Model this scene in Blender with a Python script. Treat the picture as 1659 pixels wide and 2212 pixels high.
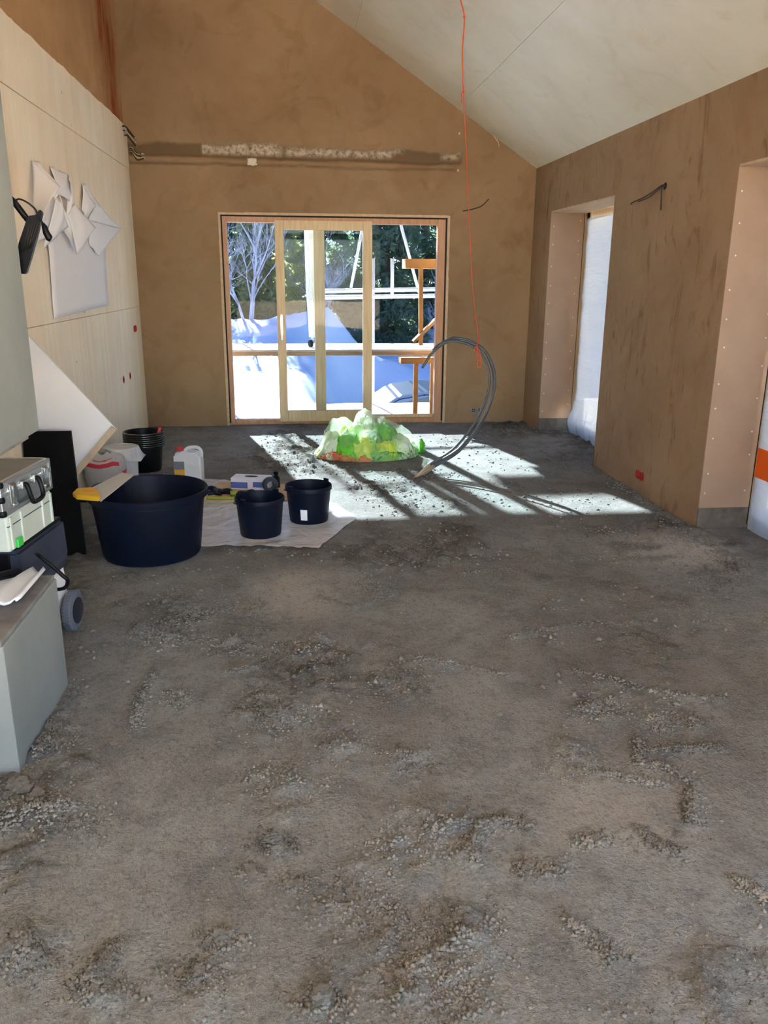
import bpy, bmesh, math, random
import numpy as np
from mathutils import Vector, Matrix

for o in list(bpy.data.objects):
    bpy.data.objects.remove(o, do_unlink=True)
scene = bpy.context.scene
COL = scene.collection
random.seed(7)
RNG = np.random.default_rng(11)

# ------------------------------------------------------------------ camera
W, H = 1659, 2212
F_PX, YAW, PITCH, ROLL, EYE = 1738.4, .1159, -.283, .0069, 1.5
_cy, _sy = math.cos(YAW), math.sin(YAW)
FWD = Vector((_sy*math.cos(PITCH), _cy*math.cos(PITCH), math.sin(PITCH)))
RGT0 = Vector((_cy, -_sy, 0))
UP0 = RGT0.cross(FWD)
RGT = RGT0*math.cos(ROLL)+UP0*math.sin(ROLL)
UPV = UP0*math.cos(ROLL)-RGT0*math.sin(ROLL)
CAM = Vector((0, 0, EYE))
cd = bpy.data.cameras.new('camera')
cam = bpy.data.objects.new('camera', cd)
COL.objects.link(cam)
cam.matrix_world = Matrix(((RGT.x, UPV.x, -FWD.x, CAM.x), (RGT.y, UPV.y, -FWD.y, CAM.y), (RGT.z, UPV.z, -FWD.z, CAM.z), (0, 0, 0, 1)))
cd.sensor_fit = 'VERTICAL'
cd.sensor_height = 36
cd.sensor_width = 36*W/H
cd.lens = F_PX/H*36
cd.clip_start = .05
cd.clip_end = 500
scene.camera = cam


def at(px, py, ax, v):
    """photo pixel -> point on the plane  axis = v"""
    d = FWD+RGT*((px-W/2)/F_PX)-UPV*((py-H/2)/F_PX)
    i = 'XYZ'.index(ax)
    return CAM+d*((v-CAM[i])/d[i])


# ------------------------------------------------------------------ world, sun, exposure
SUN_DIR = Vector((.243, -1, -.556)).normalized()
SUN_ELEV = math.asin(-SUN_DIR.z)
world = bpy.data.worlds.new('sky')
scene.world = world
world.use_nodes = True
nt = world.node_tree
nt.nodes.clear()
wo = nt.nodes.new('ShaderNodeOutputWorld')
bg = nt.nodes.new('ShaderNodeBackground')
sky = nt.nodes.new('ShaderNodeTexSky')
sky.sky_type = 'NISHITA'
sky.sun_disc = False
sky.sun_elevation = SUN_ELEV
sky.sun_rotation = math.atan2(-SUN_DIR.x, -SUN_DIR.y)
sky.air_density = 1.0
sky.dust_density = .4
sky.ozone_density = 2.5
nt.links.new(sky.outputs[0], bg.inputs[0])
bg.inputs[1].default_value = .38
nt.links.new(bg.outputs[0], wo.inputs[0])
sd = bpy.data.lights.new('sun_offscreen', 'SUN')
sd.energy = 74
sd.angle = math.radians(.9)
sd.color = (1, .71, .41)
sun = bpy.data.objects.new('sun_offscreen', sd)
COL.objects.link(sun)
sun.rotation_euler = SUN_DIR.to_track_quat('-Z', 'Y').to_euler()
sun.location = (-4, 20, 12)
vs = scene.view_settings
vs.view_transform = 'Standard'
vs.look = 'None'
vs.gamma = 1
vs.use_curve_mapping = False
vs.exposure = 2.12


# ------------------------------------------------------------------ helpers
def lin(c):
    return tuple((x/255/12.92 if x/255 <= .04045 else ((x/255+.055)/1.055)**2.4) for x in c)


class NT:
    def __init__(s, name):
        s.m = bpy.data.materials.new(name)
        s.m.use_nodes = True
        s.t = s.m.node_tree
        s.t.nodes.clear()
        s.out = s.t.nodes.new('ShaderNodeOutputMaterial')
        s.tc = s.t.nodes.new('ShaderNodeTexCoord')

    def n(s, typ, **kw):
        nd = s.t.nodes.new('ShaderNode'+typ)
        for k, v in kw.items():
            setattr(nd, k, v)
        return nd

    def l(s, a, b):
        s.t.links.new(a, b)

    def sock(s, v, inp):
        if hasattr(v, 'is_output'):
            s.l(v, inp)
        elif isinstance(v, (tuple, list)) and len(v) == 3 and inp.type == 'RGBA':
            inp.default_value = (*v, 1)
        else:
            inp.default_value = v

    def coords(s, scale=(1, 1, 1)):
        mp = s.n('Mapping')
        mp.inputs['Scale'].default_value = scale
        s.l(s.tc.outputs['Object'], mp.inputs[0])
        return mp.outputs[0]

    def noise(s, scale, detail=5, rough=.55, dist=0, stretch=(1, 1, 1)):
        t = s.n('TexNoise')
        t.inputs['Scale'].default_value = scale
        t.inputs['Detail'].default_value = detail
        t.inputs['Roughness'].default_value = rough
        t.inputs['Distortion'].default_value = dist
        s.l(s.coords(stretch), t.inputs['Vector'])
        return t.outputs['Fac']

    def ramp(s, fac, a, b):
        r = s.n('MapRange')
        r.inputs['From Min'].default_value = a
        r.inputs['From Max'].default_value = b
        s.l(fac, r.inputs['Value'])
        return r.outputs[0]

    def mix(s, fac, a, b):
        m = s.n('Mix', data_type='RGBA')
        s.sock(fac, m.inputs[0])
        s.sock(a, m.inputs[6])
        s.sock(b, m.inputs[7])
        return m.outputs[2]

    def math(s, op, a, b=0.):
        m = s.n('Math', operation=op)
        s.sock(a, m.inputs[0])
        s.sock(b, m.inputs[1])
        return m.outputs[0]

    def xyz(s):
        x = s.n('SeparateXYZ')
        s.l(s.tc.outputs['Object'], x.inputs[0])
        return x.outputs

    def principled(s, col, rough=.7, metal=0, spec=.4, bump=None, bstr=.3, bdist=.01, **kw):
        p = s.n('BsdfPrincipled')
        s.sock(col, p.inputs['Base Color'])
        s.sock(rough, p.inputs['Roughness'])
        p.inputs['Metallic'].default_value = metal
        p.inputs['Specular IOR Level'].default_value = spec
        for k, v in kw.items():
            s.sock(v, p.inputs[k])
        if bump is not None:
            b = s.n('Bump')
            b.inputs['Strength'].default_value = bstr
            b.inputs['Distance'].default_value = bdist
            s.l(bump, b.inputs['Height'])
            s.l(b.outputs[0], p.inputs['Normal'])
        s.l(p.outputs[0], s.out.inputs[0])
        return p


def plain(name, c, rough=.6, metal=0, c2=None, scale=8, bump=0, bscale=40, spec=.4, stretch=(1, 1, 1)):
    t = NT(name)
    c = lin(c)
    col = c
    if c2 is not None:
        col = t.mix(t.ramp(t.noise(scale, 5, stretch=stretch), .35, .65), c, lin(c2))
    b = t.noise(bscale, 4, stretch=stretch) if bump else None
    t.principled(col, rough, metal, spec, b, bump, .01)
    return t.m


M = {}


def obj(name, verts, faces, mat=None, parent=None, smooth=False):
    me = bpy.data.meshes.new(name)
    me.from_pydata([tuple(v) for v in verts], [], faces)
    me.validate()
    return from_mesh(name, me, mat, parent, smooth)


def from_mesh(name, me, mat=None, parent=None, smooth=False):
    if mat is not None:
        me.materials.append(M[mat] if isinstance(mat, str) else mat)
    if smooth:
        me.polygons.foreach_set('use_smooth', [True]*len(me.polygons))
    o = bpy.data.objects.new(name, me)
    COL.objects.link(o)
    if parent is not None:
        o.parent = parent
    return o


def from_bm(name, bm, mat=None, parent=None, smooth=False):
    bmesh.ops.recalc_face_normals(bm, faces=bm.faces)
    me = bpy.data.meshes.new(name)
    bm.to_mesh(me)
    bm.free()
    return from_mesh(name, me, mat, parent, smooth)


def thing(name, label, cat, loc=(0, 0, 0), rz=0, group=None):
    o = bpy.data.objects.new(name, None)
    o.empty_display_size = .05
    COL.objects.link(o)
    o.location = loc
    o.rotation_euler = (0, 0, rz)
    return tag(o, label, cat, group)


def tag(o, label, cat, group=None):
    o['label'] = label
    o['category'] = cat
    if group:
        o['group'] = group
    return o


def struct(o, label=None, cat=None):
    o['kind'] = 'structure'
    if label:
        o['label'] = label
    if cat:
        o['category'] = cat
    return o


def bm_box(bm, a, b, bevel=0, mtx=None):
    vs_ = [bm.verts.new((x, y, z)) for x in (a[0], b[0]) for y in (a[1], b[1]) for z in (a[2], b[2])]
    fs = [bm.faces.new([vs_[i] for i in f]) for f in ((0, 1, 3, 2), (4, 6, 7, 5), (0, 4, 5, 1), (2, 3, 7, 6), (0, 2, 6, 4), (1, 5, 7, 3))]
    if bevel:
        es = list({e for f in fs for e in f.edges})
        r = bmesh.ops.bevel(bm, geom=es, offset=bevel, segments=2, affect='EDGES', profile=.5)
        vs_ = list({v for f in r['faces'] for v in f.verts})
    if mtx is not None:
        bmesh.ops.transform(bm, matrix=mtx, verts=vs_)
    return bm


def box(name, a, b, mat, parent=None, bevel=0, mtx=None):
    a2 = [min(p, q) for p, q in zip(a, b)]
    b2 = [max(p, q) for p, q in zip(a, b)]
    return from_bm(name, bm_box(bmesh.new(), a2, b2, bevel, mtx), mat, parent)


def prism(name, poly, axis, lo, hi, mat, parent=None, bevel=0):
    """poly of 2D points extruded along axis"""
    def mk(p, t):
        return {'X': (t, p[0], p[1]), 'Y': (p[0], t, p[1]), 'Z': (p[0], p[1], t)}[axis]
    n = len(poly)
    bm = bmesh.new()
    A = [bm.verts.new(mk(p, lo)) for p in poly]
    B = [bm.verts.new(mk(p, hi)) for p in poly]
    bm.faces.new(A)
    bm.faces.new(B[::-1])
    for i in range(n):
        bm.faces.new((A[i], B[i], B[(i+1) % n], A[(i+1) % n]))
    if bevel:
        bmesh.ops.bevel(bm, geom=list(bm.edges), offset=bevel, segments=2, affect='EDGES')
    return from_bm(name, bm, mat, parent)


def smooth_path(pts, n):
    """Catmull-Rom through pts"""
    P = [Vector(p) for p in pts]
    P = [P[0]*2-P[1]]+P+[P[-1]*2-P[-2]]
    out = []
    m = len(P)-3
    for i in range(m):
        k = max(2, n//m)
        for j in range(k):
            t = j/k
            a, b, c, d = P[i:i+4]
            out.append(.5*((2*b)+(c-a)*t+(2*a-5*b+4*c-d)*t*t+(3*b-a-3*c+d)*t**3))
    out.append(P[-2])
    return out


def tube_data(pts, r, seg=8, cap=True):
    pts = [Vector(p) for p in pts]
    rr = r if isinstance(r, (list, tuple)) else [r]*len(pts)
    V, Fc = [], []
    t0 = (pts[1]-pts[0]).normalized()
    nrm = t0.orthogonal().normalized()
    for i, p in enumerate(pts):
        t = (pts[min(i+1, len(pts)-1)]-pts[max(i-1, 0)]).normalized()
        nrm = (nrm-t*nrm.dot(t))
        nrm = nrm.normalized() if nrm.length > 1e-6 else t.orthogonal().normalized()
        bn = t.cross(nrm)
        for k in range(seg):
            a = 2*math.pi*k/seg
            V.append(p+(nrm*math.cos(a)+bn*math.sin(a))*rr[i])
    for i in range(len(pts)-1):
        for k in range(seg):
            k2 = (k+1) % seg
            Fc.append((i*seg+k, i*seg+k2, (i+1)*seg+k2, (i+1)*seg+k))
    if cap:
        Fc.append(tuple(range(seg))[::-1])
        Fc.append(tuple((len(pts)-1)*seg+k for k in range(seg)))
    return V, Fc


def tube(name, pts, r, mat, parent=None, seg=8, n=0):
    if n:
        k0 = len(pts)
        pts = smooth_path(pts, n)
        if isinstance(r, (list, tuple)):
            r = list(np.interp(np.linspace(0, 1, len(pts)), np.linspace(0, 1, k0), r))
    V, Fc = tube_data(pts, r, seg)
    return obj(name, V, Fc, mat, parent, True)


def lathe(name, prof, mat, parent=None, seg=40, loc=(0, 0, 0), sx=1, sy=1, fn=None, cap=True):
    V, Fc = [], []
    for (r, z) in prof:
        for k in range(seg):
            a = 2*math.pi*k/seg
            x, y = r*math.cos(a)*sx, r*math.sin(a)*sy
            if fn:
                x, y, z2 = fn(x, y, z, a)
            else:
                z2 = z
            V.append((x+loc[0], y+loc[1], z2+loc[2]))
    for i in range(len(prof)-1):
        for k in range(seg):
            k2 = (k+1) % seg
            Fc.append((i*seg+k, i*seg+k2, (i+1)*seg+k2, (i+1)*seg+k))
    if cap and prof[0][0] > 1e-6:
        Fc.append(tuple(range(seg))[::-1])
    if cap and prof[-1][0] > 1e-6:
        Fc.append(tuple((len(prof)-1)*seg+k for k in range(seg)))
    return autosmooth(obj(name, V, Fc, mat, parent, True))


def autosmooth(o, ang=.6):
    """flat shade edges sharper than ang"""
    me = o.data
    bm = bmesh.new()
    bm.from_mesh(me)
    for e in bm.edges:
        e.smooth = not (len(e.link_faces) == 2 and e.calc_face_angle(0) > ang)
    for f in bm.faces:
        f.smooth = True
    bm.to_mesh(me)
    bm.free()
    return o


_LAT = RNG.random((256, 256))


def vnoise(x, y, seed=0):
    x = np.asarray(x, float)+seed*17.31
    y = np.asarray(y, float)+seed*7.77
    xi = np.floor(x).astype(int)
    yi = np.floor(y).astype(int)
    fx = x-xi
    fy = y-yi
    fx = fx*fx*(3-2*fx)
    fy = fy*fy*(3-2*fy)
    g = lambda i, j: _LAT[(xi+i) % 256, (yi+j) % 256]
    return (g(0, 0)*(1-fx)+g(1, 0)*fx)*(1-fy)+(g(0, 1)*(1-fx)+g(1, 1)*fx)*fy


def fbm(x, y, oct=5, seed=0, gain=.5):
    s = 0
    a = 1
    t = 0
    for o in range(oct):
        s = s+a*vnoise(x*2**o, y*2**o, seed+o)
        t += a
        a *= gain
    return s/t


def sstep(x, a, b):
    t = np.clip((x-a)/(b-a), 0, 1)
    return t*t*(3-2*t)


def grid_mesh(name, P, keep=None, attrs=None):
    """P (n,m,3) -> mesh"""
    n, m = P.shape[:2]
    idx = np.arange(n*m).reshape(n, m)
    q = np.stack([idx[:-1, :-1], idx[1:, :-1], idx[1:, 1:], idx[:-1, 1:]], -1)
    q = q.reshape(-1, 4) if keep is None else q[keep]
    used = np.zeros(n*m, bool)
    used[q.ravel()] = True
    remap = np.cumsum(used)-1
    q = remap[q]
    V = P.reshape(-1, 3)[used]
    me = bpy.data.meshes.new(name)
    me.vertices.add(len(V))
    me.vertices.foreach_set('co', V.astype(np.float32).ravel())
    me.loops.add(len(q)*4)
    me.loops.foreach_set('vertex_index', q.astype(np.int32).ravel())
    me.polygons.add(len(q))
    me.polygons.foreach_set('loop_start', np.arange(0, len(q)*4, 4, dtype=np.int32))
    me.polygons.foreach_set('use_smooth', np.ones(len(q), bool))
    me.update(calc_edges=True)
    for k, v in (attrs or {}).items():
        a = me.attributes.new(k, 'FLOAT', 'POINT')
        a.data.foreach_set('value', v.ravel()[used].astype(np.float32))
    return me


def coords_with(lo, hi, step, extra=()):
    c = list(np.arange(lo, hi, step))+[hi]
    c = [v for v in c if all(abs(v-e) > step*.45 for e in extra)]
    return np.array(sorted(c+[e for e in extra if lo <= e <= hi]))


# ------------------------------------------------------------------ dimensions of the room
D, L, R, HE, SL = 8.51, -1.48, 2.512, 2.568, .638
YB = -4.2                                   # rear end of the room, behind the viewer
DL, DR, DT = -.667, 1.64, 2.107             # opening of the terrace door
OUT_Y = 8.68
WIN = [(6.365, 7.951), (3.0, 4.595), (-.4, 1.2), (-3.6, -2.0)]  # last two windows are unseen, added so daylight enters from the right
WT, REV = 2.122, .334
CEIL = lambda x: HE+SL*(R-x)

# ------------------------------------------------------------------ materials
# floor
t = NT('dirty_screed')
att = t.n('Attribute', attribute_name='dirt')
att2 = t.n('Attribute', attribute_name='clean')
n1 = t.noise(1.1, 6, .6)
n2 = t.noise(5.5, 8, .62, .6)
n3 = t.noise(38, 5, .6)
c = t.mix(t.ramp(n1, .36, .64), lin((150, 153, 152)), lin((128, 128, 125)))
c = t.mix(t.math('MULTIPLY', t.ramp(n2, .46, .70), .6), c, lin((101, 101, 98)))
c = t.mix(att.outputs['Fac'], c, lin((88, 84, 78)))
c = t.mix(att2.outputs['Fac'], c, lin((188, 184, 176)))
c = t.mix(t.math('MULTIPLY', t.ramp(n3, .5, .8), .55), c, lin((80, 75, 67)))
n4 = t.noise(110, 4, .65)
c = t.mix(t.math('MULTIPLY', t.ramp(n4, .56, .70), .5), c, lin((176, 176, 170)))
c = t.mix(t.math('MULTIPLY', t.ramp(n4, .44, .32), .5), c, lin((88, 82, 74)))
h = t.math('ADD', t.math('MULTIPLY', n3, .8), n4)
t.principled(c, .93, spec=.12, bump=h, bstr=1., bdist=.012)
M['floor'] = t.m
t = NT('mortar_crumbs')
c = t.mix(t.ramp(t.noise(3, 4), .35, .65), lin((108, 104, 98)), lin((150, 147, 141)))
t.principled(c, .95, spec=.1, bump=t.noise(90, 4), bstr=.6, bdist=.005)
M['crumb'] = t.m
M['lump'] = plain('mortar_lump', (118, 115, 110), .95, c2=(160, 158, 152), scale=20, bump=.7, bscale=70, spec=.1)

# brown clay plaster
t = NT('clay_plaster')
n1 = t.noise(.9, 5, .6, .4)
n2 = t.noise(3.5, 7, .6, .9)
n3 = t.noise(7, 6, .62, 1.2, (1, 1, .35))
c = t.mix(t.ramp(n1, .35, .65), lin((164, 138, 110)), lin((148, 123, 97)))
c = t.mix(t.math('MULTIPLY', t.ramp(n2, .5, .72), .6), c, lin((140, 108, 78)))
c = t.mix(t.math('MULTIPLY', t.ramp(n3, .56, .70), .75), c, lin((112, 85, 60)))
hh = t.math('ADD', t.noise(6, 6, .6, .6), t.math('MULTIPLY', t.noise(60, 4), .12))
t.principled(c, .93, spec=.12, bump=hh, bstr=.35, bdist=.02)
M['plaster'] = t.m

t = NT('clay_plaster_gable')
att = t.n('Attribute', attribute_name='channel')
att2 = t.n('Attribute', attribute_name='mesh')
c = t.mix(t.ramp(t.noise(.9, 5, .6, .4), .35, .65), lin((156, 130, 102)), lin((139, 114, 88)))
c = t.mix(t.math('MULTIPLY', t.ramp(t.noise(2.6, 7, .6, 1.1), .48, .72), .55), c, lin((134, 102, 71)))
c = t.mix(t.math('MULTIPLY', t.ramp(t.noise(1.7, 3, .5, 2.2), .6, .66), .25), c, lin((120, 90, 62)))
c = t.mix(t.math('MULTIPLY', att.outputs['Fac'], .9), c, lin((112, 91, 70)))
w = t.math('MULTIPLY', att2.outputs['Fac'], t.ramp(t.noise(22, 5, .75), .36, .60))
c = t.mix(w, c, lin((198, 185, 168)))
hh = t.math('ADD', t.noise(5, 6, .6, .7), t.math('MULTIPLY', t.noise(60, 4), .12))
t.principled(c, .93, spec=.12, bump=hh, bstr=.3, bdist=.02)
M['gable'] = t.m

# upper part of the left wall with a rust-red stain
t = NT('clay_plaster_stained')
c = t.mix(t.ramp(t.noise(1.6, 6, .6, .5), .35, .65), lin((192, 154, 114)), lin((172, 134, 96)))
x, y, z = t.xyz()
wob = t.math('MULTIPLY', t.math('SUBTRACT', t.noise(2.2, 5, .6, .4), .5), .8)
dd = t.math('ABSOLUTE', t.math('ADD', t.math('SUBTRACT', y, t.math('ADD', 8.55, t.math('MULTIPLY', z, -.16))), wob))
band = t.math('SUBTRACT', 1., t.ramp(dd, .10, .42))
c = t.mix(t.math('MULTIPLY', band, t.ramp(t.noise(6, 5, .6, 0, (1, 1, .3)), .3, .6)), c, lin((150, 78, 42)))
t.principled(c, .93, spec=.12, bump=t.noise(7, 6, .6), bstr=.3, bdist=.02)
M['plaster_stain'] = t.m

# pale boards of the left wall
t = NT('pale_wall_board')
g = t.noise(5, 5, .6, .3, (1, 3.2, .16))
c = t.mix(t.ramp(t.noise(1.4, 5, .6), .35, .65), lin((240, 224, 204)), lin((246, 236, 221)))
z = t.xyz()[2]
low = t.math('SUBTRACT', 1., t.ramp(z, 1.15, 1.25))
c = t.mix(t.math('MULTIPLY', t.ramp(g, .45, .7), .22), c, lin((204, 178, 148)))
c = t.mix(t.math('MULTIPLY', low, t.math('MULTIPLY', t.ramp(g, .42, .62), .5)), c, lin((226, 221, 212)))
sp = t.ramp(t.noise(24, 3, .5), .73, .78)
c = t.mix(t.math('MULTIPLY', sp, .8), c, lin((120, 92, 66)))
t.principled(c, .8, spec=.2, bump=g, bstr=.1, bdist=.005)
M['paleboard'] = t.m

# ceiling boards
t = NT('plasterboard_ceiling')
c = t.mix(t.ramp(t.noise(1.2, 6, .6, .4), .38, .66), lin((243, 240, 228)), lin((232, 227, 210)))
c = t.mix(t.math('MULTIPLY', t.ramp(t.noise(4.5, 6, .6, .8), .56, .7), .35), c, lin((222, 206, 176)))
t.principled(c, .38, spec=.35, bump=t.noise(30, 3), bstr=.03, bdist=.005)
M['ceiling'] = t.m

M['reveal'] = plain('pink_reveal_board', (162, 137, 117), .75, c2=(153, 127, 107), scale=3, bump=.12, bscale=120)
M['bitumen'] = plain('grey_seal_strip', (112, 102, 92), .85, c2=(90, 84, 78), scale=14, bump=.3)
M['bead'] = plain('plaster_bead', (205, 178, 150), .7, c2=(190, 160, 130), scale=20)
M['steel'] = plain('zinc_screw', (215, 215, 212), .35, .6)
t = NT('pine_frame')
g = t.noise(6, 6, .6, .5, (6, 6, .5))
t.principled(t.mix(t.ramp(g, .35, .65), lin((222, 196, 160)), lin((204, 174, 134))), .5, spec=.4, bump=g, bstr=.06)
M['pine'] = t.m
t = NT('red_pine_frame')
g = t.noise(6, 6, .6, .5, (6, 6, .5))
t.principled(t.mix(t.ramp(g, .35, .65), lin((200, 152, 118)), lin((180, 130, 96))), .5, spec=.4, bump=g, bstr=.06)
M['redpine'] = t.m
M['seal'] = plain('black_rubber', (28, 26, 25), .7)
M['wall_core'] = plain('timber_wall', (150, 120, 90), .9, c2=(130, 104, 78))


def glass(name, tint, refl=.9):
    t = NT(name)
    tr = t.n('BsdfTransparent')
    tr.inputs[0].default_value = (*tint, 1)
    gl = t.n('BsdfGlossy')
    gl.inputs['Roughness'].default_value = .01
    fr = t.n('Fresnel')
    fr.inputs[0].default_value = 1.5
    mx = t.n('MixShader')
    t.l(t.math('MULTIPLY', fr.outputs[0], refl), mx.inputs[0])
    t.l(tr.outputs[0], mx.inputs[1])
    t.l(gl.outputs[0], mx.inputs[2])
    t.l(mx.outputs[0], t.out.inputs[0])
    return t.m


M['glass'] = glass('tinted_glazing', (.255, .325, .435), .10)  # tint put in to dim and cool the bright outdoor view
M['clearglass'] = glass('window_glazing', (.92, .95, .95), .10)


def film(name, col, transp, transl, rough=.25, wr=14, bstr=.5, wstretch=(1, 1, 1)):
    t = NT(name)
    b = t.n('Bump')
    b.inputs['Strength'].default_value = bstr
    b.inputs['Distance'].default_value = .02
    t.l(t.noise(wr, 5, .6, 1.2, wstretch), b.inputs['Height'])
    tr = t.n('BsdfTransparent')
    tr.inputs[0].default_value = (*col, 1)
    tl = t.n('BsdfTranslucent')
    tl.inputs[0].default_value = (*col, 1)
    pr = t.n('BsdfPrincipled')
    pr.inputs['Base Color'].default_value = (*col, 1)
    pr.inputs['Roughness'].default_value = rough
    t.l(b.outputs[0], pr.inputs['Normal'])
    t.l(b.outputs[0], tl.inputs['Normal'])
    m1 = t.n('MixShader')
    m1.inputs[0].default_value = transl
    t.l(pr.outputs[0], m1.inputs[1])
    t.l(tl.outputs[0], m1.inputs[2])
    m2 = t.n('MixShader')
    m2.inputs[0].default_value = transp
    t.l(m1.outputs[0], m2.inputs[1])
    t.l(tr.outputs[0], m2.inputs[2])
    t.l(m2.outputs[0], t.out.inputs[0])
    return t.m


M['winfilm'] = film('window_dust_film', (.48, .60, .84), .02, .05, wr=9, bstr=.35, wstretch=(1, .35, 2.2))
M['floorfilm'] = film('clear_floor_film', (.90, .92, .96), .30, .05, .10, 7, 1.)
M['bagfilm'] = film('bag_film', (.95, .98, .92), .76, .6, .12, 16, .9)
M['flapfilm'] = film('milky_film', (.9, .92, .95), .1, .4, .4, 6, .2)

M['navy'] = plain('navy_black_plastic', (16, 23, 42), .45, c2=(12, 17, 32), scale=3, bump=.05, bscale=30, spec=.16)
M['black_plastic'] = plain('black_plastic', (18, 19, 22), .4, c2=(13, 14, 17), scale=6, spec=.16)
M['black_board'] = plain('black_board', (5, 5, 7), .6, spec=.12)
M['grey_case'] = plain('grey_laminate', (132, 136, 136), .55, c2=(122, 126, 126), scale=5)
M['alu'] = plain('brushed_aluminium', (205, 208, 212), .28, .9, c2=(180, 184, 190), scale=30, stretch=(1, .1, 1))
M['chrome'] = plain('chrome_latch', (225, 228, 232), .12, 1)
M['sysgrey'] = plain('pale_grey_abs', (196, 205, 200), .5, c2=(186, 196, 190), scale=6)
M['bin'] = plain('slate_plastic', (58, 66, 84), .5, c2=(48, 54, 70), scale=6, bump=.05)
M['rim_plastic'] = plain('glossy_rim', (18, 19, 22), .2, spec=.7)
M['green'] = plain('green_clip', (60, 190, 80), .4)
M['white_plastic'] = plain('white_plastic', (232, 236, 242), .4, c2=(220, 224, 232), scale=5)
M['rubber'] = plain('grey_rubber', (104, 108, 122), .8, bump=.2)
M['hub'] = plain('dark_hub', (28, 34, 52), .5)
M['block'] = plain('grey_hearth_board', (140, 145, 146), .9, c2=(128, 134, 136), scale=2.5, bump=.12, bscale=50)
M['dustytop'] = plain('dusty_slab', (104, 104, 106), .8, c2=(140, 138, 136), scale=7)
M['yellow'] = plain('yellow_handle', (228, 178, 42), .45)
M['blade'] = film('frosted_blade', (.86, .84, .84), .08, .35, .35, 4, .05)
M['paper'] = plain('white_paper', (236, 236, 246), .85)
M['whiteboard'] = film('white_board', (.82, .84, .92), .0, .3, .5, 3, .05)
M['batten'] = plain('grey_tan_batten', (176, 160, 142), .7, c2=(160, 145, 128), scale=12, stretch=(1, 1, .3))
M['red'] = plain('red_plastic', (205, 40, 48), .45)
M['redbox'] = plain('red_socket_box', (176, 48, 36), .6)
M['orange'] = plain('orange_cord', (226, 84, 40), .6)
M['orangetape'] = plain('orange_tape', (244, 104, 20), .5)
M['conduit'] = plain('grey_conduit', (70, 74, 78), .35, c2=(86, 90, 95), scale=20)
M['sand_conduit'] = plain('dusty_conduit_sleeve', (178, 160, 132), .8)
M['cable'] = plain('dark_cable', (62, 46, 34), .7)
M['wire_pale'] = plain('pale_wire', (205, 190, 165), .6)
M['jerry'] = film('hdpe', (.9, .91, .93), .05, .35, .35, 3, .05)
M['labelgrey'] = plain('grey_label', (120, 124, 138), .6)
M['labelyellow'] = plain('yellow_label', (230, 166, 30), .6)
M['cream'] = plain('cream_lid', (226, 220, 200), .5)
M['sack'] = film('sack_film', (.62, .61, .6), .04, .2, .35, 16, .8)
M['sackred'] = plain('red_print', (196, 40, 62), .5)
M['cardboard'] = plain('cardboard', (196, 172, 140), .85, c2=(182, 156, 122), scale=9)
M['boxwhite'] = plain('printed_carton', (226, 228, 240), .6)
M['boxblue'] = plain('carton_blue', (90, 110, 180), .5)
M['strapgreen'] = plain('lime_webbing', (150, 170, 60), .7)
M['patch_tape'] = plain('white_patch', (205, 196, 180), .7)
M['pack_green'] = plain('pack_green', (120, 214, 50), .35, c2=(80, 176, 44), scale=9)
M['pack_lime'] = plain('pack_lime', (222, 234, 84), .35, c2=(176, 224, 70), scale=9)
M['pack_dark'] = plain('pack_dark_green', (52, 140, 70), .35, c2=(120, 196, 90), scale=9)
M['pack_red'] = plain('pack_red', (216, 74, 36), .35, c2=(236, 150, 60), scale=12)
M['pack_white'] = plain('pack_white', (240, 248, 236), .35, c2=(190, 232, 160), scale=7)
# outside
t = NT('snow')
t.principled(t.mix(t.ramp(t.noise(.5, 5), .35, .65), (.80, .83, .88), (.86, .88, .9)), .7, spec=.2, bump=t.noise(5, 6, .6), bstr=.4, bdist=.05)
M['snow'] = t.m
M['plank'] = plain('pale_planks', (214, 190, 160), .8, c2=(190, 164, 132), scale=10, stretch=(1, 6, 6))
M['orangewood'] = plain('fresh_orange_timber', (232, 184, 120), .75, c2=(216, 164, 98), scale=9)
M['galv'] = plain('galvanised_tube', (215, 218, 216), .4, .2)
M['wrapped'] = film('wrapped_post', (.86, .87, .84), .0, .3, .35, 12, .8, (1, 1, .2))
def needles(name, c1, c2):
    t = NT(name)
    c = t.mix(t.ramp(t.noise(1.2, 5), .35, .65), lin(c1), lin(c2))
    p = t.n('BsdfDiffuse')
    t.l(c, p.inputs[0])
    q_ = t.n('BsdfTranslucent')
    t.l(c, q_.inputs[0])
    mx = t.n('MixShader')
    mx.inputs[0].default_value = .65
    t.l(p.outputs[0], mx.inputs[1])
    t.l(q_.outputs[0], mx.inputs[2])
    t.l(mx.outputs[0], t.out.inputs[0])
    return t.m


M['needle'] = needles('conifer_needles', (104, 128, 98), (150, 166, 138))
M['needle2'] = needles('pale_conifer_needles', (160, 162, 104), (188, 188, 138))
M['bark'] = plain('bark', (96, 80, 66), .9, c2=(130, 116, 104), scale=9)
M['twig'] = plain('frosty_twig', (200, 200, 214), .9, c2=(150, 138, 140), scale=3)
M['carpaint'] = plain('dark_car_paint', (52, 70, 98), .25, .3)
M['carglass'] = plain('car_window', (24, 30, 40), .08)
M['tyre'] = plain('tyre', (24, 24, 26), .85)

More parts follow.
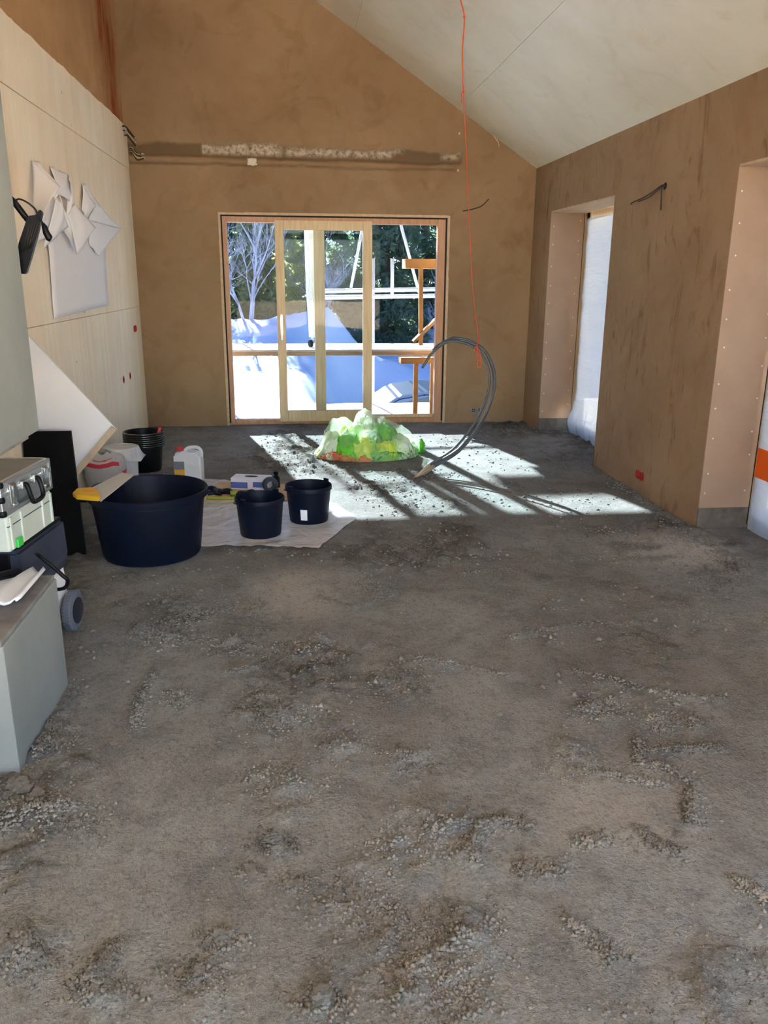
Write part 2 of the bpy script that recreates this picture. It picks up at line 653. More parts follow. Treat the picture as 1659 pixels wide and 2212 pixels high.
# ------------------------------------------------------------------ FLOOR
LUMP_SPOTS = [(590, 1535, 60), (560, 1520, 40), (600, 1550, 40), (590, 1822, 26), (540, 1878, 14), (640, 1908, 16), (478, 2032, 26), (40, 2062, 60),
              (700, 2165, 34), (430, 2110, 40), (210, 2140, 36), (600, 1690, 70), (370, 1362, 40), (300, 1360, 24), (390, 1508, 26), (385, 1300, 30),
              (530, 1305, 44), (930, 1190, 24), (800, 1270, 30), (1560, 1200, 26), (1600, 1235, 24), (1530, 1250, 30), (1350, 1180, 20), (1240, 1640, 50),
              (1430, 1560, 28), (1500, 1560, 16), (760, 1940, 60), (840, 2000, 50), (150, 1760, 50), (60, 1740, 60), (120, 1600, 26), (110, 1560, 20),
              (950, 1790, 70), (880, 1830, 60), (1000, 2000, 50), (920, 2090, 70), (980, 2150, 60), (700, 1400, 60), (1290, 1530, 30), (880, 1480, 40),
              (1180, 1880, 20), (1140, 1875, 18), (1280, 1815, 20), (500, 1390, 40), (640, 1430, 40), (420, 1320, 26), (740, 1600, 40), (880, 1640, 40)]
STREAKS = [[(1380, 1600), (1384, 1650), (1440, 1655), (1495, 1700)], [(1384, 1622), (1470, 1618), (1560, 1612)], [(1495, 1712), (1490, 1745), (1500, 1775)],
           [(1310, 1670), (1370, 1680), (1420, 1690)], [(1375, 1790), (1420, 1820), (1470, 1840)], [(1600, 1900), (1660, 1945)], [(1230, 1990), (1290, 2030), (1330, 2070)],
           [(560, 1500), (570, 1530), (620, 1555)], [(500, 1450), (570, 1435), (640, 1420)], [(1090, 1380), (1240, 1350), (1400, 1345)], [(1240, 1450), (1400, 1490), (1560, 1510)],
           [(0, 1800), (60, 1760), (170, 1740)], [(20, 2060), (60, 2030), (90, 2080)], [(200, 2160), (220, 2080), (250, 2040)], [(870, 2160), (900, 2080), (1000, 2030)],
           [(1040, 1790), (1020, 1830), (1030, 1860)], [(1150, 1780), (1080, 1770), (930, 1800)], [(330, 1450), (300, 1520), (290, 1570)],
           [(900, 1420), (1000, 1440), (1090, 1460)], [(690, 1290), (760, 1310), (830, 1290)], [(1000, 1240), (1100, 1230), (1180, 1250)]]
ys = [YB]
while ys[-1] < D+.2:
    y = ys[-1]
    ys.append(y+(.2 if y < .9 else .009 if y < 3 else .009+(y-3)*.004))
ys = np.array(ys)
xs = np.arange(L-.1, R+.55, .011)
XX, YY = np.meshgrid(xs, ys, indexing='ij')
dirt = sstep(fbm(XX*1.3, YY*1.3, 5, 3), .50, .66)
detail = fbm(XX*14, YY*14, 4, 9)
fine = fbm(XX*42, YY*42, 3, 5)


def gauss_floor(px, py, rpx):
    p = at(px, py, 'Z', 0)
    r = rpx/F_PX*(p-CAM).length
    return np.exp(-(((XX-p.x)/(r*1.1))**2+((YY-p.y)/(r*1.8))**2))


extra = np.zeros_like(XX)
for s in LUMP_SPOTS:
    extra = np.maximum(extra, gauss_floor(*s))
streak = np.zeros_like(XX)
STREAK3 = []
for s in STREAKS:
    pts = smooth_path([at(px, py, 'Z', 0) for px, py in s], 24)
    STREAK3.append(pts)
    for p in pts:
        streak = np.maximum(streak, np.exp(-((XX-p.x)**2+(YY-p.y)**2)/(.018**2)))
HZ = (fbm(XX*.8, YY*.8, 3, 1)-.5)*.012
HZ += np.maximum(dirt, extra*.9)*(np.maximum(detail-.44, 0)*.085)
HZ += (fine-.5)*.009*(.35+np.maximum(dirt, extra))
HZ += streak*(.2+fine)*.016
edge = np.minimum(np.minimum(sstep(XX, L, L+.1), 1-sstep(XX, R-.08, R)), 1-sstep(YY, D-.1, D))
HZ -= np.minimum(0, HZ)*0
HZ = HZ-.004
puddle = np.exp(-(((XX-2.18)/.42)**2+((YY-4.2)/.32)**2)**2)
puddle = np.maximum(puddle, .7*np.exp(-(((XX-.03)/.30)**2+((YY-3.75)/.35)**2)**2))
puddle = np.maximum(puddle, .45*np.exp(-(((XX-.95)/.30)**2+((YY-1.95)/.25)**2)**2))
puddle *= sstep(fbm(XX*5, YY*5, 4, 2), .25, .5)
HZ = HZ*(1-.7*puddle)
calm = sstep(XX, -1.25, -1.12)*(1-sstep(XX, .32, .46))*sstep(YY, 4.1, 4.25)*(1-sstep(YY, 6.2, 6.35))
HZ = HZ*(1-.85*calm)-.001*calm
P = np.stack([XX, YY, HZ], -1)
fl = from_mesh('floor', grid_mesh('floor', P, attrs={'dirt': np.clip(dirt*.75*sstep(detail, .3, .6)+streak*.5+extra*.12*sstep(detail, .35, .6), 0, 1), 'clean': puddle*.9}), 'floor')
struct(fl, 'dirty grey screed floor strewn with dried mortar crumbs', 'floor')
slab = box('floor_slab', (L-.3, YB-.2, -.35), (R+.46, OUT_Y, -.06), 'bitumen', fl)


def floor_z(x, y):
    i = min(max(int(np.searchsorted(xs, x)), 0), len(xs)-1)
    j = min(max(int(np.searchsorted(ys, y)), 0), len(ys)-1)
    return float(HZ[i, j])


# ------------------------------------------------------------------ GABLE WALL
xg = coords_with(L-.03, R, .013, (DL, DR))
zg = coords_with(-.02, 5.25, .013, (DT,))
XX2, ZZ2 = np.meshgrid(xg, zg, indexing='ij')
nz = fbm(XX2*6, ZZ2*9, 4, 21)
top = 2.735+(fbm(XX2*4, XX2*0+1, 4, 31)-.5)*.10-.02*(XX2 > .2)
bot = 2.60-.02*sstep(XX2, -1.5, 1.5)+(fbm(XX2*5, XX2*0+2, 4, 33)-.5)*.03
inside = sstep(ZZ2, bot, bot+.02)*(1-sstep(ZZ2, top-.03, top))*(1-sstep(XX2, 1.72, 1.77))
crack_z = 2.545-.01*sstep(XX2, -1, 1)+(fbm(XX2*6, XX2*0+5, 4, 35)-.5)*.035
crack = np.exp(-((ZZ2-crack_z)/.007)**2)*(1-sstep(XX2, 1.68, 1.72))
lip = sstep(ZZ2, crack_z, crack_z+.01)*(1-sstep(ZZ2, bot-.004, bot+.004))*(1-sstep(XX2, 1.70, 1.74))
yoff = .032*inside+.028*crack-.014*lip+(fbm(XX2*1.2, ZZ2*1.2, 4, 22)-.5)*.012+(nz-.5)*.006*(1+2*inside)
meshm = inside*(sstep(XX2, -.80, -.78)*(1-sstep(XX2, -.05, .0))+sstep(XX2, -.02, .05)*.9)*sstep(ZZ2, 2.61, 2.66)
meshm *= sstep(fbm(XX2*3.1, ZZ2*3.1, 3, 41), .34, .46)
P = np.stack([XX2, D+yoff, ZZ2], -1)
cx = (XX2[:-1, :-1]+XX2[1:, 1:])/2
cz = (ZZ2[:-1, :-1]+ZZ2[1:, 1:])/2
keep = ~((cx > DL) & (cx < DR) & (cz < DT)) & (cz < CEIL(cx)+.12)
wb = from_mesh('wall_back', grid_mesh('wall_back', P, keep, {'channel': np.clip(inside+crack*.9, 0, 1), 'mesh': np.clip(meshm, 0, 1)}), 'gable')
struct(wb, 'brown clay plastered gable wall with a chased channel above the sliding door', 'wall')
bm = bmesh.new()
for a, b in (((L-.3, D+.045, -.3), (DL, OUT_Y, 5.6)), ((DR, D+.045, -.3), (R+.46, OUT_Y, 5.6)), ((DL, D+.045, DT), (DR, OUT_Y, 5.6)), ((DL, D+.03, -.3), (DR, OUT_Y, .0))):
    bm_box(bm, a, b)
from_bm('wall_core', bm, 'wall_core', wb)
bm = bmesh.new()
for a, b in (((DL-.004, D-.003, 0), (DL+.02, D+.05, DT)), ((DR-.02, D-.003, 0), (DR+.004, D+.05, DT)), ((DL+.02, D-.003, DT-.02), (DR-.02, D+.05, DT+.004))):
    bm_box(bm, a, b)
tr1 = from_bm('trim_1', bm, 'bead')
struct(tr1, 'pale plaster bead around the sliding door opening', 'trim')
# white patches of tape left in the channel
for (x0, x1, z0, z1) in ((-.36, -.27, 2.535, 2.60),):
    if z0 < 2.55:
        yy = D-.016
    else:
        yy = D+.018
    Pn = np.zeros((6, 6, 3))
    for i in range(6):
        for j in range(6):
            Pn[i, j] = (x0+(x1-x0)*i/5+random.uniform(-.006, .006), yy+random.uniform(-.003, .003), z0+(z1-z0)*j/5+random.uniform(-.004, .004))
    o = from_mesh('mesh_patch', grid_mesh('mesh_patch', Pn), 'patch_tape', wb)
    sm = o.modifiers.new('thickness', 'SOLIDIFY')
    sm.thickness = .002

# ------------------------------------------------------------------ LEFT WALL
bm = bm_box(bmesh.new(), (L-.3, YB-.2, -.3), (L-.022, D+.05, 5.6))
wl = from_bm('wall_left', bm, 'plaster_stain')
struct(wl, 'left wall with pale boards below and brown plaster above', 'wall')
rows = [(0, 1.21, (D, 6.6, 4.1, 1.6, -.9, YB)), (1.213, 2.478, (D, 7.19, 4.7, 2.2, -.3, YB)), (2.481, 2.855, (D, 7.19, 4.7, 2.2, -.3, YB))]
for z0, z1, cuts in rows:
    for a, b in zip(cuts[1:], cuts[:-1]):
        if z1 > 2.8:      # ragged upper edge
            n = max(4, int((b-a)/.05))
            poly = [(a+.0015, z0), (b-.0015, z0)]+[(b-.0015-(b-a-.003)*i/n, z1+.012*(float(fbm(np.array((b-(b-a)*i/n)*7), np.array(.5), 4, 51))-.5)*2) for i in range(n+1)]
            prism('wall_panel', poly, 'X', L-.03, L+.004, 'paleboard', wl)
        else:
            box('wall_panel', (L-.03, a+.0015, z0), (L, b-.0015, z1), 'paleboard', wl, .0012)

# ------------------------------------------------------------------ RIGHT WALL with deep reveals
bm = bmesh.new()
edges = [D+.05]
XO = R+.46
cur = D+.05
for (a, b) in WIN:
    bm_box(bm, (R, b, -.3), (XO, cur, WT))
    cur = a
bm_box(bm, (R, YB-.2, -.3), (XO, cur, WT))
bm_box(bm, (R, YB-.2, WT), (XO, D+.05, HE+.12))
for (a, b) in WIN:
    bm_box(bm, (R+.30, a, -.3), (XO, b, -.01))
bmesh.ops.subdivide_edges(bm, edges=list(bm.edges), cuts=1, use_grid_fill=True)
wr = from_bm('wall_right', bm, 'plaster')
struct(wr, 'brown clay plastered right wall with tall deep window openings', 'wall')

screw_me = None


def screw(parent, p, ax='Y', s=1):
    global screw_me
    if screw_me is None:
        V, Fc = [], []
        prof = [(.0055, 0), (.005, .0016), (.0025, .0022), (0.0005, .0010)]
        for r, z in prof:
            for k in range(8):
                a = 2*math.pi*k/8
                V.append((r*math.cos(a), r*math.sin(a), z))
        for i in range(3):
            for k in range(8):
                Fc.append((i*8+k, i*8+(k+1) % 8, (i+1)*8+(k+1) % 8, (i+1)*8+k))
        screw_me = bpy.data.meshes.new('screw')
        screw_me.from_pydata(V, [], Fc)
        screw_me.materials.append(M['steel'])
    o = bpy.data.objects.new('screw', screw_me)
    COL.objects.link(o)
    o.parent = parent
    o.location = p
    if ax == 'Y':
        o.rotation_euler = (math.pi/2, 0, 0)
    elif ax == 'C':
        o.rotation_euler = (math.pi, -math.atan(SL), 0)
    return o


WLAB = ['film-covered tall window next to the gable wall', 'film-covered tall window with an orange tape strip',
        'unseen clear tall window opposite the hearth, added for daylight', 'unseen clear tall window at the rear of the room, added for daylight']
for i, (a, b) in enumerate(WIN):
    w = bpy.data.objects.new('window_%d' % (i+1), None)
    COL.objects.link(w)
    w.location = (R+REV, (a+b)/2, 0)
    struct(w, WLAB[i], 'window')
    hw = (b-a)/2
    # reveal boards (far, near, head)
    for nm, A, B in (('reveal_board', (-REV+.0, hw-.014, .13), (.03, hw+.002, WT)), ('reveal_board', (-REV+.0, -hw-.002, .13), (.03, -hw+.014, WT)),
                     ('reveal_head', (-REV+.0, -hw+.014, WT-.014), (.03, hw-.014, WT+.002))):
        o = box(nm, A, B, 'reveal' if nm == 'reveal_board' else 'bead', w, .002)  # head gets the paler bead colour to look lit
        if nm == 'reveal_board' and i < 2 and A[1] > 0:
            for k in range(11):
                screw(o, (-REV+.035+random.uniform(-.006, .006), A[1]-.0005, .2+k*.18+random.uniform(-.03, .03)))
                if k % 1 == 0:
                    screw(o, (-.045+random.uniform(-.006, .006), A[1]-.0005, .26+k*.18+random.uniform(-.03, .03)))
        if nm == 'reveal_board':
            box('seal_strip', (A[0]+.002, A[1], -.01), (B[0], B[1], .132), 'bitumen', w)
    # frame
    fm = 'pine'
    jw = .16 if i == 0 else .075
    for A, B in (((.0, hw-jw, .02), (.08, hw-.014, WT-.014)), ((.0, -hw+.014, .02), (.08, -hw+jw, WT-.014))):
        box('frame_jamb', A, B, fm, w, .003)
    box('frame_head', (.0, -hw+.075, WT-.085), (.08, hw-.075, WT-.014), fm, w, .003)
    box('frame_sill', (.0, -hw+.075, .0), (.08, hw-.075, .08), fm, w, .003)
    box('seal', (-.003, hw-.0205, .02), (.0, hw-.0145, WT-.02), 'seal', w)
    box('pane', (.05, -hw+.07, .07), (.056, hw-.07, WT-.08), 'clearglass', w)
    # dust film taped over the frame, hanging in folds, bulging out at the floor
    yy = np.linspace(-hw+jw-.025, hw-jw+.025, 64)
    zz = np.linspace(.0, WT-.068, 100)
    YF, ZF = np.meshgrid(yy, zz, indexing='ij')
    belly = np.exp(-((ZF-.11)/.14)**2)*(.028+.02*np.sin(YF*13)+.016*np.sin(YF*31+1))
    wrk = (fbm(YF*3+i*9, ZF*9, 4, 61)-.5)*.03+np.sin(ZF*34+3*fbm(YF*2, ZF*2, 2, 7))*.0022
    XF = -.012-np.maximum(wrk, -.004)*.6-belly*(1.1 if i == 0 else .35)
    XF = np.minimum(XF, -.004)
    if i > 1:
        continue
    o = from_mesh('dust_film', grid_mesh('dust_film', np.stack([XF, YF, ZF], -1)), 'winfilm', w)
    if i == 1:
        bm = bmesh.new()
        yt0, yt1 = 4.30-(a+b)/2, 4.515-(a+b)/2
        bm_box(bm, (-.034, yt0, .345), (-.030, yt1, .525))
        from_bm('tape_strip', bm, 'orangetape', w)

# rear wall behind the viewer: unseen wide opening, added to let daylight in
wq = prism('wall_rear', [(L-.3, -.3), (R+.46, -.3), (R+.46, .02), (L-.3, .02)], 'Y', YB-.2, YB, 'plaster')
struct(wq, 'rear wall with a wide unglazed opening added for daylight', 'wall')
box('pier', (L-.3, YB-.2, 0), (L+.15, YB, 5.2), 'plaster', wq)
box('pier', (R-.15, YB-.2, 0), (R+.46, YB, 2.6), 'plaster', wq)
box('lintel', (L+.1, YB-.2, 2.42), (R-.1, YB, 2.56), 'plaster', wq)
box('mullion', (.45, YB-.12, 0), (.55, YB-.04, 4.0), 'pine', wq)

# ------------------------------------------------------------------ CEILING boards
cs = math.atan(SL)
xc0, xc1 = L-.3, R+.3
o = prism('ceiling', [(xc0, CEIL(xc0)+.022), (xc1, CEIL(xc1)+.022), (xc1, CEIL(xc1)+.2), (xc0, CEIL(xc0)+.2)], 'Y', YB-.2, D+.1, 'wall_core')
struct(o, 'sloping white plasterboard ceiling', 'ceiling')
ce = o
wx = 1.0
xr = R+.02
row = 0
while xr > L-.02:
    x2 = max(xr-(wx if row else .83+.02), L-.02)
    off = [4.97, 6.2, 5.4, 4.6, 5.8][row % 5]
    cuts = sorted([D+.03, YB]+[off+2.5*k for k in range(-4, 3) if YB+.1 < off+2.5*k < D-.2])
    for a, b in zip(cuts[:-1], cuts[1:]):
        g = .0013
        bmx = bmesh.new()
        poly = [(x2+g, CEIL(x2+g)), (xr-g, CEIL(xr-g)), (xr-g, CEIL(xr-g)+.03), (x2+g, CEIL(x2+g)+.03)]
        pb = prism('ceiling_board', poly, 'Y', a+g*.6, b-g*.6, 'ceiling', ce)
        bmx.free()
        if b > 4 and row < 3:
            for k in range(int((b-a)/.3)):
                for xx in (x2+.03, xr-.03):
                    yy_ = a+.15+k*.3+random.uniform(-.03, .03)
                    if yy_ < D-.05 and random.random() < .55:
                        screw(pb, (xx, yy_, CEIL(xx)), 'C')
    xr = x2
    row += 1

# ------------------------------------------------------------------ SLIDING TERRACE DOOR
dr = bpy.data.objects.new('door_1', None)
COL.objects.link(dr)
dr.location = ((DL+DR)/2, 8.58, 0)
struct(dr, 'wooden framed sliding terrace door in the gable wall', 'door')
dx0 = (DL+DR)/2
jx = lambda x: x-dx0
Y0, Y1 = -.035, .06
box('frame_jamb', (jx(DL+.02), Y0, .0), (jx(-.592), Y1, DT-.02), 'redpine', dr, .004)
box('frame_jamb', (jx(1.528), Y0, .0), (jx(DR-.02), Y1, DT-.02), 'redpine', dr, .004)
box('frame_head', (jx(-.592), Y0, 2.02), (jx(1.528), Y1, DT-.02), 'redpine', dr, .004)
box('frame_sill', (jx(-.592), Y0, .0), (jx(1.528), Y1, .05), 'redpine', dr, .004)
box('seal', (jx(DL+.0205), Y0-.012, .02), (jx(DL+.034), Y0+.002, DT-.02), 'seal', dr)
box('seal', (jx(DR-.034), Y0-.012, .02), (jx(DR-.0205), Y0+.002, DT-.02), 'seal', dr)
box('seal', (jx(DL+.034), Y0-.012, DT-.034), (jx(DR-.034), Y0+.002, DT-.0205), 'seal', dr)
# fixed lights behind
for x0, x1 in ((-.592, .263), (.373, 1.528)):
    box('fixed_pane', (jx(x0), .03, .05), (jx(x1), .038, 2.02), 'glass', dr)
box('fixed_stile', (jx(.263), .0, .05), (jx(.373), .055, 2.02), 'pine', dr, .004)
box('fixed_rail', (jx(.373), .012, .05), (jx(1.528), .028, .085), 'pine', dr, .003)
# sliding leaf in front
sl = box('sliding_leaf', (jx(-.121), -.06, .03), (jx(-.035), -.006, 2.045), 'pine', dr, .004)
box('leaf_stile', (jx(.76), -.06, .03), (jx(.854), -.006, 2.045), 'pine', sl, .004)
box('leaf_rail', (jx(-.035), -.06, 1.955), (jx(.76), -.006, 2.045), 'pine', sl, .004)
box('leaf_rail', (jx(-.035), -.06, .03), (jx(.76), -.006, .145), 'pine', sl, .004)
box('leaf_pane', (jx(-.035), -.036, .145), (jx(.76), -.03, 1.955), 'clearglass', sl)
hb = bmesh.new()
bm_box(hb, (jx(-.094), -.068, .93), (jx(-.062), -.059, 1.13), .003)
bm_box(hb, (jx(-.084), -.095, .95), (jx(-.072), -.066, .97), .002)
bm_box(hb, (jx(-.084), -.095, 1.09), (jx(-.072), -.066, 1.11), .002)
bm_box(hb, (jx(-.086), -.105, .88), (jx(-.070), -.092, 1.14), .004)
from_bm('handle', hb, 'steel', sl)

# ------------------------------------------------------------------ HEARTH (grey boards) at the left
hx, hy0, hy1 = -.88, 2.325, 2.91
he = thing('open_hearth', 'grey open hearth with low plinth and hanging hood', 'fireplace', (-1.18, 2.6, 0))
lx = lambda x: x+1.18
ly = lambda y: y-2.6
box('plinth', (lx(L+.0), ly(hy0), -.01), (lx(hx), ly(hy1), .425), 'block', he, .004)
sl_ = box('plinth_slab', (lx(L), ly(hy0+.004), .424), (lx(hx-.006), ly(hy1-.004), .44), 'dustytop', he, .002)
box('hood', (lx(L), ly(hy0), .98), (lx(hx), ly(hy1), 3.2), 'block', he, .004)
box('hood_lip', (lx(L+.02), ly(hy0+.03), .955), (lx(hx-.03), ly(hy1-.03), .982), 'dustytop', he, .002)
box('rear_support', (lx(L), ly(hy0+.1), .43), (lx(L+.14), ly(hy1-.1), .99), 'block', he, .004)
# loose things on the plinth
tr = thing('plastic_scoop', 'white moulded plastic piece lying on the dusty hearth plinth', 'plastic piece', (-.947, 2.742, .44))
V, Fc = [], []
n = 14
for i in range(n+1):
    u = i/n
    wd = .045*(1-.55*u**2)*(1 if i else .9)
    zc = .012+.02*math.sin(u*3.0)
    for k, (a_, b_) in enumerate(((-1, .022), (-.9, .03), (-.5, .014), (0, .008), (.5, .014), (.9, .03), (1, .022))):
        V.append((a_*wd, -.15+.30*u, zc*.3+b_))
for i in range(n):
    for k in range(6):
        q = i*7+k
        Fc.append((q, q+1, q+8, q+7))
o = obj('tray', V, Fc, 'white_plastic', tr, True)
m = o.modifiers.new('thickness', 'SOLIDIFY')
m.thickness = .006
m.offset = 1
tr.rotation_euler = (0, 0, math.radians(-5))
sh = np.zeros((16, 12, 3))
for i in range(16):
    for j in range(12):
        u, v = i/15, j/11
        sh[i, j] = (-.16+.30*u, -.11+.22*v+.03*u, +.004+.016*float(fbm(np.array(u*3.), np.array(v*3.), 3, 71))*(.4+u*v))
o = from_mesh('plastic_wrapper', grid_mesh('plastic_wrapper', sh), 'white_plastic')
o.location = (-1.11, 2.765, .441)
m = o.modifiers.new('thickness', 'SOLIDIFY')
m.thickness = .002
tag(o, 'crumpled white wrapper at the back of the hearth plinth', 'wrapper')
kt = thing('multitool', 'black handled tool lying beside the white plastic piece on the hearth', 'tool', (-1.058, 2.80, .472), math.radians(225))
tube('handle', [(-.10, 0, 0), (-.09, 0, 0), (0, 0, .003), (.055, 0, .003), (.06, 0, .003)], [.010, .016, .015, .017, .012], 'black_plastic', kt, 10)
tube('blade', [(.06, 0, .003), (.15, .004, -.008)], .004, 'steel', kt, 6)
o = tube('power_lead', [(-.99, 3.06, .475), (-.958, 2.99, .488), (-.912, 2.98, .45), (-.878, 2.98, .41), (-.864, 2.99, .385), (-.90, 3.05, .33), (-.99, 3.12, .30)], .0075, 'black_plastic', None, 8, 24)
tag(o, 'short dark lead looped at the front of the dust extractor', 'cable')

# ------------------------------------------------------------------ TOOL STACK behind the hearth
ang = -math.atan2(.05, .4)
vac = thing('vacuum_extractor', 'dark and white wheeled dust extractor on the floor behind the hearth', 'vacuum', (-1.19, 3.29, 0), ang)
body = prism('body', [(-.19, .085), (.15, .085), (.165, .17), (.155, .29), (-.19, .29)], 'Y', -.2, .2, 'white_plastic', vac, .012)
bn = prism('bin', [(-.2, .27), (.165, .27), (.178, .33), (.172, .49), (-.2, .49)], 'Y', -.235, .215, 'bin', vac, .014)
box('front_cover', (-.19, -.244, .285), (.14, -.232, .478), 'black_plastic', vac, .004)
box('rim', (-.18, -.2, .487), (.165, .2, .503), 'black_plastic', vac, .004)
for (wx_, wy_) in ((.195, .15), (-.2, .15)):
    wh = lathe('wheel', [(.045, -.02), (.062, -.022), (.08, -.018), (.088, -.008), (.088, .008), (.08, .018), (.062, .022), (.045, .02)], 'rubber', vac, 36)
    wh.location = (wx_, wy_, .087)
    wh.rotation_euler = (0, math.pi/2, 0)
    hbm = lathe('hub', [(.008, .027), (.03, .026), (.058, .0235), (.058, -.0235), (.03, -.026), (.008, -.027)], 'hub', wh, 28)
    V, Fc = [], []
    for k in range(36):
        a = 2*math.pi*k/36
        ca, sa = math.cos(a), math.sin(a)
        b0 = len(V)
        for r_ in (.084, .0905):
            for t_ in (-.0035, .0035):
                for z_ in (-.013, .013):
                    V.append((r_*ca-t_*sa, r_*sa+t_*ca, z_))
        Fc += [tuple(b0+i for i in f) for f in ((0, 1, 3, 2), (4, 6, 7, 5), (0, 4, 5, 1), (2, 3, 7, 6), (0, 2, 6, 4), (1, 5, 7, 3))]
    obj('tread', V, Fc, 'rubber', wh)
for wx_ in (-.12, .1):
    cs_ = lathe('caster', [(.01, -.012), (.028, -.012), (.034, 0), (.028, .012), (.01, .012)], 'hub', vac, 20)
    cs_.location = (wx_, -.14, .034)
    cs_.rotation_euler = (0, math.pi/2, 0)
    box('caster_fork', (wx_-.02, -.155, .03), (wx_+.02, -.125, .09), 'black_plastic', vac, .003)
# lettering
cu = bpy.data.curves.new('lettering', 'FONT')
cu.body = 'FESTOOL'
cu.size = .05
cu.extrude = .0008
cu.align_x = 'RIGHT'
tmp = bpy.data.objects.new('tmp', cu)
COL.objects.link(tmp)
dg = bpy.context.evaluated_depsgraph_get()
me = bpy.data.meshes.new_from_object(tmp.evaluated_get(dg))
bpy.data.objects.remove(tmp)
lt = from_mesh('lettering', me, 'green', vac)
lt.location = (.012, -.2455, .375)
lt.rotation_euler = (math.pi/2, 0, 0)

sys_ = thing('tool_box', 'pale grey plastic tool box with green clip on top of the dust extractor', 'tool box', (-1.19, 3.24, .503), ang)
box('body', (-.2, -.235, 0), (.165, .165, .142), 'sysgrey', sys_, .010)
for yy_ in (-.22, -.13, .06, .14):
    box('rib', (.16, yy_, .008), (.171, yy_+.016, .132), 'sysgrey', sys_, .003)
for xx_ in (-.12, -.03, .05):
    box('rib', (xx_, -.241, .008), (xx_+.014, -.23, .132), 'sysgrey', sys_, .003)
box('lid_seam', (-.198, -.233, .098), (.167, .163, .101), 'bin', sys_)
gc = box('clip', (.163, -.19, .004), (.176, -.145, .04), 'green', sys_, .004)
case = thing('aluminium_case', 'aluminium flight case with latches and black carry handle, on top of the grey tool box', 'case', (-1.19, 3.215, .645), ang)
A, B = (-.2, -.235, 0), (.165, .21, .132)
box('panel_body', (A[0]+.004, A[1]+.004, .004), (B[0]-.004, B[1]-.004, .128), 'grey_case', case, .004)
for nm, (a, b) in enumerate([((A[0], A[1], A[2]), (B[0], A[1]+.02, .016)), ((A[0], B[1]-.02, 0), (B[0], B[1], .016)), ((B[0]-.02, A[1], 0), (B[0], B[1], .016)),
                             ((A[0], A[1], .116), (B[0], A[1]+.02, .132)), ((A[0], B[1]-.02, .116), (B[0], B[1], .132)), ((B[0]-.02, A[1], .116), (B[0], B[1], .132)),
                             ((B[0]-.02, A[1], 0), (B[0], A[1]+.02, .132)), ((B[0]-.02, B[1]-.02, 0), (B[0], B[1], .132)), ((B[0]-.012, A[1], .074), (B[0]+.001, B[1], .092)), ((A[0], A[1]-.001, .074), (B[0], A[1]+.012, .092)),
                             ((B[0]-.006, A[1]+.02, .014), (B[0]-.001, B[1]-.02, .118))]):
    box('edge_rail', a, b, 'alu', case, .004)
for zz_ in (.066, .122, .0135):
    o = lathe('corner_cap', [(.002, -.012), (.013, -.010), (.016, 0), (.013, .010), (.002, .012)], 'black_plastic', case, 14)
    o.location = (B[0]-.006, A[1]+.006, zz_)
for yy_ in (-.15, .135):
    la = box('latch', (B[0], yy_-.022, .035), (B[0]+.008, yy_+.022, .112), 'chrome', case, .003)
    box('hook', (B[0]+.007, yy_-.014, .06), (B[0]+.015, yy_+.014, .105), 'chrome', la, .003)
    box('keeper', (B[0]+.004, yy_-.018, .022), (B[0]+.013, yy_+.018, .038), 'chrome', la, .003)
hd = tube('handle', [(B[0]+.004, -.062, .085), (B[0]+.018, -.062, .082), (B[0]+.03, -.06, .03), (B[0]+.032, -.045, .012), (B[0]+.032, .025, .012), (B[0]+.03, .042, .03), (B[0]+.018, .044, .082), (B[0]+.004, .044, .085)], .009, 'black_plastic', case, 10, 40)
for yy_ in (-.062, .044):
    box('handle_mount', (B[0]-.001, yy_-.016, .070), (B[0]+.010, yy_+.016, .1), 'alu', hd, .002)
tri = thing('corner_trowel', 'steel pointing tool with a thin shaft lying on the aluminium case', 'trowel', (-1.13, 3.08, .784), math.radians(20))
obj('plate', [(0, .05, .004), (.035, .02, .0), (.035, .075, .0), (.0, .05, .055), (-.012, .055, .004)], [(0, 1, 3), (1, 2, 3), (2, 4, 3), (4, 0, 3), (0, 4, 2, 1)], 'chrome', tri)
tube('shaft', [(.01, .04, .008), (-.02, -.04, .004), (-.05, -.14, .004)], .005, 'steel', tri, 8)
wd_ = box('wood_offcut', (-1.42, 3.05, .778), (-1.2, 3.25, .80), 'orangewood', None, .002)
tag(wd_, 'small light wooden offcut on the aluminium case under the hood', 'wood piece')

# ------------------------------------------------------------------ work lamp on the far side of the hood
lp = thing('work_lamp', 'black work lamp with loose plug hanging behind the hearth hood', 'work lamp', (-.87, 2.95, 1.48))
Yl = 2.95
q = lambda px, py, dy=0: (lambda p: Vector((p.x+.87, p.y-2.95, p.z-1.48)))(at(px, py, 'Y', Yl+dy))
poly = [(30, 590), (56, 592), (66, 560), (82, 500), (92, 456), (84, 452), (78, 466), (60, 466), (40, 525)]
A_ = [q(*p) for p in poly]
bm = bmesh.new()
fa = [bm.verts.new(v) for v in A_]
fb = [bm.verts.new(v+Vector((-.015, .07, 0))) for v in A_]
bm.faces.new(fa)
bm.faces.new(fb[::-1])
for i in range(len(fa)):
    bm.faces.new((fa[i], fb[i], fb[(i+1) % len(fa)], fa[(i+1) % len(fa)]))
bmesh.ops.bevel(bm, geom=list(bm.edges), offset=.003, segments=2, affect='EDGES')
from_bm('housing', bm, 'black_plastic', lp)
for k in range(4):
    p0, p1 = q(50+k*5, 545-k*3, -.002), q(64+k*6, 480, -.002)
    tube('fin', [p0, p1], .003, 'seal', lp, 6)
tube('bracket', [q(20, 425, .01), q(31, 437, .01), q(47, 458, .01), q(62, 478, .015)], [.009, .011, .011, .010], 'black_plastic', lp, 8)
